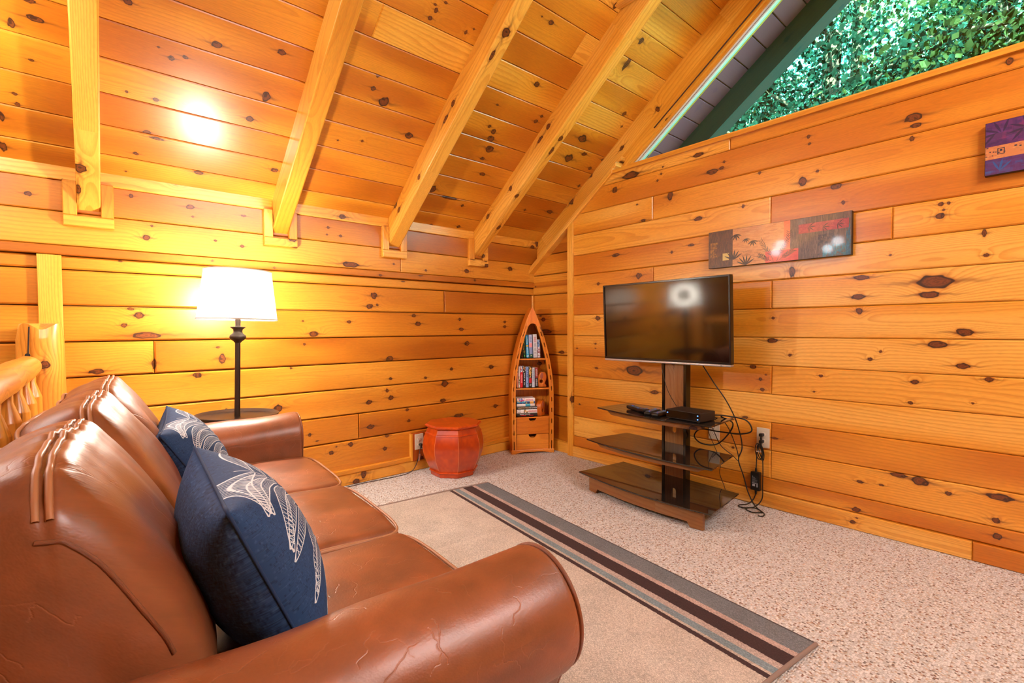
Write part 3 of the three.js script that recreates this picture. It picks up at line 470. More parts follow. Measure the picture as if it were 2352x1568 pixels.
function pillow(label, sx, sy, T, place, seed) {
  const o = thing('throw_pillow', label, 'pillow', [0, 0, 0], 0, 'throw pillows on the sofa'), N = 44;
  const out = (a, b) => [a * sx * (1 - .05 * (1 - b * b)), b * sy * (1 - .07 * (1 - a * a))];
  const face = (sg) => {
    const P = [], U = [], I = [];
    for (let j = 0; j <= N; j++) for (let i = 0; i <= N; i++) {
      const a = Math.sin((i / N * 2 - 1) * Math.PI / 2), b = Math.sin((j / N * 2 - 1) * Math.PI / 2), [x, y] = out(a, b);
      const e = Math.pow(Math.max(0, (1 - Math.pow(Math.abs(a), 2.3)) * (1 - Math.pow(Math.abs(b), 2.3))), .5), rad = Math.hypot(a, b), an = Math.atan2(b, a);
      const wr = (noise(an * 5 + seed, rad * 3) - .5) * .05 * rad * (e > .02 ? 1 : 0) * e;
      P.push(x, y, sg * (T * e * (1 + wr * 3) + .001)); U.push(.5 + a * .5 * sg, .5 + b * .5);
    }
    for (let j = 0; j < N; j++) for (let i = 0; i < N; i++) { const q = j * (N + 1) + i, r = q + N + 1; if (sg > 0) I.push(q, q + 1, r, r, q + 1, r + 1); else I.push(q, r, q + 1, r, r + 1, q + 1); }
    const g = new THREE.BufferGeometry(); g.setAttribute('position', new THREE.Float32BufferAttribute(P, 3)); g.setAttribute('uv', new THREE.Float32BufferAttribute(U, 2)); g.setIndex(I); g.computeVertexNormals(); return g;
  };
  const f = mesh('front_panel', face(1), M.plume, o); f.userData.label = 'navy panel embroidered with white plumes';
  mesh('back_panel', face(-1), M.denim, o);
  const rim = []; for (let k = 0; k < 4; k++) for (let i = 0; i < 10; i++) { const t = i / 10 * 2 - 1, c = [[t, -1], [1, t], [-t, 1], [-1, -t]][k]; const [x, y] = out(...c); rim.push(V3(x, y, 0)); }
  mesh('seam', tube(rim, .0028, 160, 6, true), M.navyWelt, o);
  place(o); return o;
}
// local pillow axes: x across, y up its face, z the face normal
function pose(o, c, normal, up) { const z = V3(...normal).normalize(), x = V3(...up).cross(z).normalize(), y = z.clone().cross(x); o.quaternion.setFromRotationMatrix(new THREE.Matrix4().makeBasis(x, y, z)); o.position.set(...c); }
pillow('navy embroidered pillow beside the near sofa arm', .228, .168, .102, (o) => pose(o, [-2.745, .636, 2.15], [.915, .39, .05], [-.39, .92, .0]), 3);
pillow('navy embroidered pillow at the lamp end of the sofa', .2, .158, .085, (o) => pose(o, [-2.712, .622, 1.22], [.84, .5, .16], [-.5, .866, 0]), 8);
// ---------------------------------------------------------------- floor lamp with a tray
{
  const bronze = std({ color: 0x3c3129, roughness: .42, metalness: .55 });
  const L = thing('floor_lamp', 'dark bronze floor lamp with tray table and lit white drum shade', 'lamp', [-2.43, 0, .4]); L.rotation.z = -.024;
  mesh('base', lathe([[0, 0], [.15, 0], [.155, .008], [.15, .018], [.06, .03], [.03, .05], [.016, .07], [0, .07]]), bronze, L);
  mesh('pole', cyl(.0145, .0125, .95, 24, 0, .05, 0), bronze, L);
  mesh('tray', lathe([[.014, .603], [.17, .603], [.185, .608], [.193, .622], [.188, .626], [.18, .614], [.165, .611], [.014, .612]], 64), std({ color: 0x2b2523, roughness: .3, metalness: .3 }), L);
  mesh('neck', lathe([[.012, .985], [.017, .99], [.02, .994], [.034, 1.004], [.038, 1.014], [.036, 1.024], [.024, 1.034], [.02, 1.042], [.022, 1.054], [.034, 1.064], [.036, 1.067], [.014, 1.068], [.012, 1.075], [.013, 1.11], [.009, 1.16], [0, 1.16]], 40), bronze, L);
  const shade = phy({ color: new THREE.Color().setRGB(.93, .90, .84), roughness: 1, transmission: .07, thickness: 0, emissive: new THREE.Color().setRGB(1, .95, .86), emissiveIntensity: .75 });
  const s0 = [.181, 1.102], s1 = [.151, 1.352];
  mesh('shade', lathe([s0, s1], 72), shade, L);
  const hem = std({ color: 0xd8cfbd, roughness: .9 });
  for (const [r, y] of [[s0[0], s0[1] + .003], [s1[0], s1[1] - .003]]) { const g = new THREE.TorusGeometry(r, .0035, 6, 72); g.rotateX(Math.PI / 2); g.translate(0, y, 0); mesh('hem', g, hem, L); }
  for (let k = 0; k < 3; k++) { const a = k * 2.094 + .3; mesh('spoke', tube([[0, 1.34, 0], [.15 * Math.cos(a), 1.345, .15 * Math.sin(a)]], .0022, 4, 6), bronze, L); }
  mesh('finial', lathe([[0, 1.33], [.004, 1.333], [.004, 1.345], [.012, 1.35], [.013, 1.358], [.008, 1.366], [0, 1.368]], 20), bronze, L);
  mesh('harp', tube([[0, 1.15, -.004], [0, 1.2, -.05], [0, 1.28, -.05], [0, 1.34, 0], [0, 1.28, .05], [0, 1.2, .05], [0, 1.15, .004]], .002, 40, 6), bronze, L);
  const bulb = std({ color: 0xffffff, emissive: new THREE.Color().setRGB(1, .86, .64), emissiveIntensity: 6 });
  mesh('bulb', lathe([[0, 1.16], [.013, 1.165], [.014, 1.18], [.028, 1.205], [.03, 1.222], [.024, 1.245], [.01, 1.256], [0, 1.258]], 24), bulb, L);
  const p = new THREE.PointLight(new THREE.Color().setRGB(1, .90, .76), FLOOR_LAMP_CD); p.position.set(0, 1.222, 0); p.shadow.radius = 1.5; p.castShadow = true; p.name = 'bulb_light'; L.add(p);
  tag(mesh('lamp_cord', tube([[-2.43, .02, .27], [-2.1, .008, .1], [-1.6, .008, .055], [-1.25, .008, .05], [-1.2, .03, .04], [-1.165, .09, .033], [-1.148, .16, .035], [-1.145, .192, .04]], .0032, 80, 6), std({ color: 0x3a3330, roughness: .5 })), 'dark lamp cord running along the baseboard up to the outlet', 'cord'); belongs(L, scene.children[scene.children.length - 1]);
}
// hanging lamps out of the picture: their globes show as highlights in the glossy paintings
function hangingLamp(label, [x, y, z], r, n, cd, turn, top) {
  const L = thing('chandelier', label, 'chandelier', [x, y, z], turn, 'hanging lamps under the roof'), iron = std({ color: 0x2a2320, roughness: .5, metalness: .6 });
  mesh('hub', lathe([[0, -.05], [.03, -.04], [.05, 0], [.03, .05], [.01, .07], [0, .07]]), iron, L); mesh('stem', cyl(.008, .008, top - y, 10, 0, .05, 0), iron, L);
  for (let k = 0; k < n; k++) {
    const a = k / n * Math.PI * 2, c = Math.cos(a), s = Math.sin(a);
    mesh('arm', tube([[.03 * c, 0, .03 * s], [.5 * r * c, -.05, .5 * r * s], [.95 * r * c, -.02, .95 * r * s], [r * c, .03, r * s]], .007, 24, 8), iron, L);
    const g = new THREE.SphereGeometry(.055, 24, 16); g.translate(r * c, .085, r * s); mesh('globe', g, std({ color: 0xffffff, emissive: new THREE.Color().setRGB(.9, .95, 1), emissiveIntensity: 16 }), L);
    const p = new THREE.PointLight(new THREE.Color().setRGB(.84, .94, 1), cd); p.position.set(r * c, .085, r * s); p.shadow.radius = 2.75; p.castShadow = true; p.name = 'globe_light'; L.add(p);
  }
}
hangingLamp('iron chandelier with glass globes beyond the log railing', [-3.92, 1.98, .98], .42, 4, CHANDELIER_CD, .35, 2.5);
hangingLamp('iron chandelier with glass globes over the open floor', [-1.5, 2.7, 4.5], .42, 5, PENDANT_CD, .2, 3.2);
// ---------------------------------------------------------------- log railing
{
  const logTex = woodTexture(1024, 512, 0, 1.2, [0, .2, .4, .6], {}, [.3, .1, .02, .02, .8, .3, .02, .02, .5, .5, .016, .02, 1.0, .08, .02, .016], 71, { ...PINE, light: [240, 176, 84], mid: [232, 158, 62], deep: [220, 138, 46] }, { ring: .45 });
  const log = phy({ map: logTex, roughness: .32, clearcoat: .4, clearcoatRoughness: .2 });
  const trunk = (r0, r1, len, seed, seg = 40, wob = .05) => {     // along +y, uneven
    const g = new THREE.CylinderGeometry(r1, r0, len, seg, 30, false); g.translate(0, len / 2, 0); const p = g.attributes.position, uv = g.attributes.uv;
    for (let i = 0; i < p.count; i++) { const x = p.getX(i), y = p.getY(i), z = p.getZ(i), R = Math.hypot(x, z); if (R > 1e-5) { const a = Math.atan2(z, x), k = 1 + wob * (noise(Math.cos(a) * 1.3 + seed, y * 4 + Math.sin(a)) - .5) * 2; p.setX(i, x * k); p.setZ(i, z * k); uv.setXY(i, (y + seed) / 1.2, a * r0 / .6 + seed); } }
    g.computeVertexNormals(); return g;
  };
  // newel post with scalloped top
  const nw = thing('newel_post', 'thick peeled-log newel post with scalloped top standing against the log wall', 'post', [-3.142, 0, .115]);
  const g = trunk(.088, .082, 1.085, 2.3); { const p = g.attributes.position; for (let i = 0; i < p.count; i++) { const y = p.getY(i); if (y > 1.02) { const x = p.getX(i), z = p.getZ(i), a = Math.atan2(z, x), R = Math.hypot(x, z), cut = .5 + .5 * Math.cos(a * 4 + .6); if (R > .06) { p.setY(i, y - .03 * cut * (R / .085)); const k = 1 - .1 * cut * sstep(1.03, 1.085, y); p.setX(i, x * k); p.setZ(i, z * k); } } } g.computeVertexNormals(); }
  mesh('log', g, log, nw);
  mesh('check_crack', tube([[-.03, 1.07, .082], [-.034, .98, .083], [-.04, .86, .082]], .0028, 20, 6), std({ color: 0x2a1708, roughness: .9 }), nw);
  const bolt = cyl(.009, .009, .006, 16); bolt.rotateX(Math.PI / 2); bolt.translate(-.037, .945, .082); mesh('bolt', bolt, M.black, nw);
  const rg = trunk(.048, .05, 2.9, 5.1); rg.rotateX(Math.PI / 2); rg.translate(-3.178, .897, .2); 
  { const p = rg.attributes.position; for (let i = 0; i < p.count; i++) { const z = p.getZ(i); if (z < .24) { const k = .78 + .22 * sstep(.2, .24, z); p.setX(i, -3.178 + (p.getX(i) + 3.178) * k); p.setY(i, .897 + (p.getY(i) - .897) * k); } } rg.computeVertexNormals(); }
  tag(mesh('hand_rail', rg, log), 'peeled-log top rail of the balustrade behind the sofa', 'rail');
  const lg = trunk(.04, .04, 2.95, 6.4); lg.rotateX(Math.PI / 2); lg.translate(-3.172, .1, .18); tag(mesh('bottom_rail', lg, log), 'peeled-log bottom rail of the balustrade behind the sofa', 'rail');
  for (let i = 0; i < 11; i++) {
    const b = lathe([[0, .12], [.02, .12], [.031, .17], [.033, .5], [.032, .765], [.031, .769], [.013, .83], [.013, .87], [0, .87]], 18), p = b.attributes.position, uv = b.attributes.uv; for (let k = 0; k < p.count; k++) uv.setXY(k, (p.getY(k) + i * .37) / 1.2, Math.atan2(p.getZ(k), p.getX(k)) * .06 + i * .11);
    const o = tag(mesh('baluster', smooth(b, .6), log), 'round log spindle with pencil-cut tip in the railing', 'baluster', 'log railing spindles'); o.position.set(-3.165, 0, .25 + i * .262); o.rotation.y = i;
  }
}
// ---------------------------------------------------------------- area rug
{
  const W = 1.42, Lr = 2.045, N = 1024, d = new Uint8Array(N * 512 * 4), R = rng(31);
  const stops = [[.10, [110, 117, 124]], [.126, [178, 158, 152]], [.194, [54, 39, 42]], [.224, [178, 164, 158]], [.257, [120, 140, 150]], [.27, [180, 168, 158]], [.291, [56, 41, 44]], [9, [190, 182, 172]]];
  for (let y = 0; y < 512; y++) for (let x = 0; x < N; x++) {
    const e = Math.min(x / N, 1 - x / N) * W + (noise(x * .5, y * .3) - .5) * .002, c = stops.find((s) => e < s[0])[1], o = (y * N + x) * 4, k = (c[0] < 80 ? .9 : .8) + .36 * noise(x * .9, y * .45) * (.6 + .8 * R()), p = (noise(x * .02, y * .02) - .5) * .08; for (let i = 0; i < 3; i++) d[o + i] = clamp(c[i] * (k + p), 0, 255); d[o + 3] = 255;
  }
  const t = dataTex(N, 512, d), rug = thing('area_rug', 'flat beige area rug with grey and dark brown border stripes', 'rug', [-.967, 0, .612], Math.atan2(-.202, 1.836));
  const s = new THREE.Shape(); s.moveTo(-W, 0); s.lineTo(0, 0); s.lineTo(0, Lr); s.lineTo(-W, Lr); s.closePath();
  const g = new THREE.ExtrudeGeometry(s, { depth: .007, bevelEnabled: true, bevelSize: .002, bevelOffset: -.002, bevelThickness: .002, bevelSegments: 1 }), p = g.attributes.position, uv = g.attributes.uv;
  for (let i = 0; i < p.count; i++) uv.setXY(i, 1 + p.getX(i) / W, p.getY(i) / .7); g.rotateX(Math.PI / 2); g.translate(0, .0095, 0); // shape y -> z
  mesh('pile', g, std({ map: t, roughness: 1, bumpMap: t, bumpScale: .0015 }), rug);
  for (const z of [0, Lr]) mesh('end_binding', tube([[-W, .009, z], [-W / 2, .0095, z + .003], [-.3, .012, z - .002], [0, .009, z]], .007, 40, 8), std({ color: 0x8d7d76, roughness: .95 }), rug);
  mesh('side_binding', tube([[0, .009, 0], [0, .009, Lr / 2], [0, .009, Lr]], .0045, 30, 6), std({ color: 0x4f4a4c, roughness: .95 }), rug);
}
// ---------------------------------------------------------------- barrel stool
{
  const redTex = (() => { const N = 512, d = new Uint8Array(N * N * 4); for (let y = 0; y < N; y++) for (let x = 0; x < N; x++) { const o = (y * N + x) * 4, n = tnoise(x / 60, y / 60, 9, 9) * .6 + tnoise(x / 21, y / 25, 25, 21) * .4, k = .72 + n * .5; const c = [188, 66, 12]; for (let i = 0; i < 3; i++) d[o + i] = clamp(c[i] * (i ? k : .5 * k + .5), 0, 255); d[o + 3] = 255; } return dataTex(N, N, d); })();
  redTex.repeat.set(2.5, 2.5);
  const red = phy({ map: redTex, roughness: .3, clearcoat: .5, clearcoatRoughness: .18 }), pale = std({ color: 0xd98d58, roughness: .6 });
  const cam = Math.atan2(2.9, -1.95), S = thing('barrel_stool', 'glossy red octagonal barrel stool', 'stool', [-.985, 0, .235]);
  const ang = (k) => cam - (9 * Math.PI / 180) + k * Math.PI / 4, oct = (prof) => { const P = [], U = []; for (let k = 0; k < 8; k++) for (let i = 0; i < prof.length - 1; i++) { const [r0, y0] = prof[i], [r1, y1] = prof[i + 1], A = ang(k), B = ang(k + 1), v = (r, y, a) => [r * Math.cos(a), y, r * Math.sin(a)]; const a = v(r0, y0, A), b = v(r0, y0, B), c = v(r1, y1, B), d = v(r1, y1, A); P.push(...a, ...d, ...c, ...a, ...c, ...b); const u = (q, n) => [(n ? .16 : 0) + k * .21, q]; U.push(...u(y0, 0), ...u(y1, 0), ...u(y1, 1), ...u(y0, 0), ...u(y1, 1), ...u(y0, 1)); } const g = new THREE.BufferGeometry(); g.setAttribute('position', new THREE.Float32BufferAttribute(P, 3)); g.setAttribute('uv', new THREE.Float32BufferAttribute(U, 2)); g.computeVertexNormals(); return g; };
  const side = (y) => .164 + .056 * Math.sin(clamp((y - .03) / .335) * Math.PI) + .01 * sstep(.1, .35, y), body = [];
  for (let i = 0; i <= 16; i++) { const y = .036 + (.345 - .036) * i / 16; body.push([side(y), y]); }
  mesh('body', smooth(oct(body), .4), red, S);
  mesh('base_band', oct([[0, 0], [.16, 0], [.166, .005], [.168, .03], [.18, .035], [.178, .041], [.16, .044]]), red, S);
  mesh('collar_bead', oct([[side(.302) - .001, .3], [side(.304) + .006, .303], [side(.31) + .005, .309], [side(.314) - .001, .314]]), red, S);
  mesh('top', oct([[.165, .34], [.186, .343], [.206, .355], [.209, .362], [.2, .371], [0, .372]]), red, S);
  for (let k = 0; k < 8; k++) mesh('edge_wear', tube(body.map(([r, y]) => V3(r * Math.cos(ang(k)), y, r * Math.sin(ang(k)))), .0011, 24, 5), pale, S);
}
// ---------------------------------------------------------------- canoe bookcase and what stands in it
const BC = { x: -.184, z: .233, turn: Math.atan2(-.51, .86) };
{
  const cedar = phy({ map: texT, color: 0xf5d2a5, roughness: .35, clearcoat: .3, clearcoatRoughness: .2 }), inner = cedar;
  const S = thing('canoe_bookcase', 'canoe-shaped varnished cedar bookcase standing upright across the corner', 'bookcase', [BC.x, 0, BC.z], BC.turn), D = .17, HT = 1.225, T = .012;
  const half = (y) => .176 * (y < .5 ? 1 - .02 * Math.pow(1 - y / .5, 2) : Math.pow(Math.max(0, 1 - Math.pow((y - .5) / (HT - .5), 1.75)), .92));
  const rib = (y0, y1, n, fn) => { const o = []; for (let i = 0; i <= n; i++) o.push(fn(lerp(y0, y1, i / n))); return o; };
  // hull sides: bent sheets from floor to tip
  const sheet = (sg, r0, r1, z0, z1) => { const n = 56, P = [], pt = (y, off, z) => [sg * Math.max(0.0005, half(y) - off), y, z]; for (let i = 0; i < n; i++) { const a = .02 + (HT - .02) * i / n, b = .02 + (HT - .02) * (i + 1) / n; const q = [pt(a, r0, z1), pt(b, r0, z1), pt(b, r1, z1), pt(a, r1, z1)], w = [pt(a, r0, z0), pt(b, r0, z0), pt(b, r1, z0), pt(a, r1, z0)]; const quad = (A, B, C, E) => sg > 0 ? P.push(...A, ...B, ...C, ...A, ...C, ...E) : P.push(...A, ...C, ...B, ...A, ...E, ...C); quad(q[0], q[1], q[2], q[3]); quad(w[3], w[2], w[1], w[0]); quad(w[0], w[1], q[1], q[0]); quad(q[3], q[2], w[2], w[3]); } const g = new THREE.BufferGeometry(); g.setAttribute('position', new THREE.Float32BufferAttribute(P, 3)); g.setAttribute('uv', new THREE.Float32BufferAttribute(new Float32Array(P.length / 3 * 2), 2)); return trimBoxUV(smooth(g, .5), 'y'); };
  for (const s of [-1, 1]) {
    mesh('hull_side', sheet(s, 0, .008, -D, -.006), cedar, S);
    mesh('outer_gunwale', sheet(s, -.004, .008, -.018, .006), cedar, S);
    mesh('inner_gunwale', sheet(s, .016, .03, -.018, .004), cedar, S);
    for (let k = 0; k < 11; k++) { const y0 = .1 + k * .092; const y = y0 + .03, x = s * (half(y) - .012), sl = Math.atan2(half(y - .01) - half(y + .01), .02); const b = box(.009, .055, .018, 0, 0, -.007); b.rotateZ(s * sl); b.translate(x, y, 0); mesh('spacer', trimBoxUV(b, 'y'), cedar, S); }
  }
  const outline = (o) => { const s = new THREE.Shape(); s.moveTo(-half(0) + o, .01); rib(.01, HT - .01, 40, (y) => y).forEach((y) => s.lineTo(-Math.max(.001, half(y) - o), y)); rib(HT - .01, .01, 40, (y) => y).forEach((y) => s.lineTo(Math.max(.001, half(y) - o), y)); return s; };
  const back = new THREE.ExtrudeGeometry(outline(.004), { depth: .006, bevelEnabled: false }); back.translate(0, 0, -D - .004); mesh('back_panel', trimBoxUV(back, 'y'), inner, S);
  for (const y of [.798, .548, .305, .155]) { const w = half(y) - .014; if (y === .155) continue; mesh('shelf', trimBoxUV(rbox(2 * w, .012, D - .02, .003, 0, y - .006, -D / 2 - .004), 'x'), cedar, S); }
  for (const [y0, y1] of [[.165, .297], [.03, .158]]) {
    const w = half(y0) - .034, sh = new THREE.Shape(); sh.moveTo(-w, y0); sh.lineTo(w, y0); sh.lineTo(w, y1); sh.lineTo(.037, y1); sh.absarc(0, y1 + .004, .034, 0, Math.PI, true); sh.lineTo(-w, y1); sh.closePath();
    const g = new THREE.ExtrudeGeometry(sh, { depth: .014, bevelEnabled: false, curveSegments: 16 }); g.translate(0, 0, -.022); const dr = mesh('drawer', trimBoxUV(g, 'x'), cedar, S); mesh('drawer_box', box(2 * w - .01, y1 - y0 - .03, D - .05, 0, (y0 + y1) / 2 - .012, -D / 2 - .005), cedar, dr);
  }
  mesh('drawer_rail', trimBoxUV(box(2 * half(.16) - .03, .006, .02, 0, .1615, -.03), 'x'), cedar, S);
  { const sh = new THREE.Shape(); sh.moveTo(-.18, 0); sh.lineTo(-.16, 0); sh.quadraticCurveTo(-.1, .022, 0, .016); sh.quadraticCurveTo(.1, .022, .16, 0); sh.lineTo(.18, 0); sh.lineTo(.18, .03); sh.lineTo(-.18, .03); sh.closePath(); const g = new THREE.ExtrudeGeometry(sh, { depth: .03, bevelEnabled: true, bevelSize: .003, bevelThickness: .003, bevelSegments: 2 }); g.translate(0, 0, -.024); mesh('plinth', trimBoxUV(g, 'x'), cedar, S); for (const s of [-1, 1]) mesh('plinth_side', trimBoxUV(box(.012, .03, D - .02, s * .172, .015, -D / 2 - .01), 'z'), cedar, S); }
  { const sh = new THREE.Shape(), y0 = 1.075, w = half(y0) - .002; sh.moveTo(-w, y0); sh.lineTo(-.03, y0); sh.lineTo(-.028, y0 + .008); sh.quadraticCurveTo(0, y0 + .028, .028, y0 + .008); sh.lineTo(.03, y0); sh.lineTo(w, y0); rib(y0, HT - .004, 14, (y) => y).forEach((y) => sh.lineTo(Math.max(.001, half(y) - .002), y)); rib(HT - .004, y0, 14, (y) => y).forEach((y) => sh.lineTo(-Math.max(.001, half(y) - .002), y)); const g = new THREE.ExtrudeGeometry(sh, { depth: .012, bevelEnabled: false }); g.translate(0, 0, -.003); mesh('bow_deck', trimBoxUV(g, 'y'), std({ map: texT, color: 0xffd0a8, roughness: .4 }), S); }
}
// books: spine art lives in one sheet of printed spines
const spineCanvas = (() => {
  const C = document.createElement('canvas'); C.width = 1024; C.height = 1024; const g = C.getContext('2d'), cell = [];
  let col = 0; const cw = 48, ch = 330;
  const spine = (draw) => { const row = Math.floor(col / 20), x = (col % 20) * 51 + 1, y = row * 335 + 1; g.save(); g.beginPath(); g.rect(x, y, cw, ch); g.clip(); g.translate(x, y); draw(g); g.restore(); cell.push([x / 1024, 1 - (y + ch) / 1024, (x + cw) / 1024, 1 - y / 1024]); col++; };
  const fill = (c, y = 0, h = ch) => { g.fillStyle = c; g.fillRect(0, y, cw, h); };
  const down = (t, x, y, size, c, font = 'bold', fam = 'sans-serif') => { g.save(); g.translate(x, y); g.rotate(Math.PI / 2); g.fillStyle = c; g.font = font + ' ' + size + 'px ' + fam; g.textBaseline = 'middle'; g.fillText(t, 0, 0); g.restore(); };
  const bars = (y0, n, c, dy = 9, R = rng(n * 7)) => { g.fillStyle = c; for (let i = 0; i < n; i++) g.fillRect(8 + R() * 5, y0 + i * dy, 22 + R() * 8, dy * .45); };
  const blobs = (cols, n, y0, y1, seed) => { const R = rng(seed); for (let i = 0; i < n; i++) { g.fillStyle = cols[Math.floor(R() * cols.length)]; g.beginPath(); g.ellipse(R() * cw, y0 + R() * (y1 - y0), 4 + R() * 9, 3 + R() * 12, R() * 3, 0, 7); g.fill(); } };
  // upper shelf
  spine(() => { fill('#2a1a12'); blobs(['#4a2e1c', '#180d08'], 20, 0, 330, 1); bars(300, 2, '#8a6a50'); });
  spine(() => { fill('#1d3a22'); blobs(['#2f5a2c', '#0e1d12', '#c98a3c', '#3c6e3a'], 30, 0, 260, 2); g.fillStyle = '#5fd040'; g.fillRect(14, 288, 20, 22); });
  spine(() => { fill('#2f9fd6'); fill('#e8b52c', 145, 24); down('LAKE GUIDE'.slice(0, 0), 24, 20, 20, '#fff'); bars(20, 12, '#bfe6f7'); bars(180, 11, '#bfe6f7'); fill('#e9e9ee', 298, 14); });
  spine(() => { fill('#aebbe0'); fill('#e89aa8', 120, 60); fill('#7f95c4', 180, 100); fill('#1f5648', 280, 50); bars(26, 9, '#5c68a0'); g.fillStyle = '#e8dfae'; g.fillRect(16, 296, 18, 10); });
  spine(() => { fill('#cfd0d6'); bars(40, 7, '#c04a58', 11); bars(130, 6, '#7e828c', 8); bars(190, 6, '#7e828c', 8); bars(250, 3, '#7e828c', 9); bars(306, 1, '#6c707a'); });
  spine(() => { fill('#d3dbe8'); blobs(['#3a63a8', '#4f8fd0', '#1f2f60'], 34, 0, 140, 5); blobs(['#7e1f2e', '#9c2c38'], 16, 140, 290, 6); });
  // middle shelf
  spine(() => { fill('#e3a184'); fill('#20262e', 0, 90); blobs(['#4d6fa0', '#c8d2da'], 10, 0, 90, 7); });
  spine(() => { fill('#f1efe6'); blobs(['#3e6b2e', '#d8b64a', '#1f3a1c'], 22, 160, 330, 8); });
  spine(() => { fill('#d3202c'); fill('#eee8dc', 0, 90); blobs(['#2c55a0', '#c83a3a', '#8fb3df'], 18, 0, 90, 9); bars(130, 12, '#f6c9c6', 11); });
  spine(() => { fill('#17171b'); blobs(['#c9a86a', '#efe2c4', '#a04a3a'], 16, 0, 90, 10); bars(110, 7, '#d9d9de', 12); g.fillStyle = '#e7e7ea'; g.beginPath(); g.arc(24, 215, 11, 0, 7); g.fill(); bars(250, 4, '#d9d9de', 12); });
  spine(() => { fill('#86a6dc'); down('FLYNN', 24, 26, 40, '#27406f', 'bold', 'serif'); g.fillStyle = '#1f3358'; g.beginPath(); g.arc(24, 270, 8, 0, 7); g.fill(); });
  spine(() => { fill('#15120f'); blobs(['#d8b46a', '#b5893c', '#efd9a0'], 40, 10, 170, 12); fill('#c2202e', 180, 80); bars(275, 4, '#d9d9de', 10); });
  spine(() => { fill('#bfcbdc'); bars(30, 16, '#6d7c96', 13); });
  spine(() => { fill('#8d2a2f'); bars(26, 11, '#e8d5c9', 11); fill('#141416', 170, 160); bars(190, 9, '#cfcfd4', 13); });
  // stack on the lower shelf (lying books; the sheet's top is the left end)
  spine(() => { fill('#e6e2e0'); blobs(['#3a78c8', '#e04f9a', '#1f4f9a'], 24, 40, 140, 13); bars(170, 8, '#d45a86', 16); });
  spine(() => { fill('#1d4f8f'); blobs(['#2d9ad8', '#e7c24a', '#10264a', '#3fb8d8'], 34, 0, 230, 14); fill('#e2a53c', 235, 70); });
  spine(() => { fill('#dfe2e4'); fill('#2fa5c8', 160, 90); bars(270, 4, '#caa27e', 12); });
  spine(() => { fill('#2a1a1a'); fill('#151012', 0, 330); down('VINCE FLYNN', 22, 12, 27, '#d9bd8c'); down('THE LAST MAN', 22, 190, 18, '#f0ece6'); });
  spine(() => { fill('#e9e9ec'); down('TED', 35, 26, 20, '#17171b'); down('BELL', 13, 26, 20, '#17171b'); blobs(['#d59a3c', '#1d1a18'], 10, 112, 168, 18); down('WARRIORS', 24, 184, 29, '#c3202c'); });
  spine(() => { fill('#121214'); down('ROBERT LUDLUM', 32, 44, 21, '#e8e8ea'); fill('#121214', 300, 30); g.fillStyle = '#c3202c'; g.fillRect(7, 60, 11, 90); g.fillRect(7, 196, 11, 70); });
  const t = new THREE.CanvasTexture(C); t.colorSpace = THREE.SRGBColorSpace; t.anisotropy = 8;
  return { t, cell };
})();
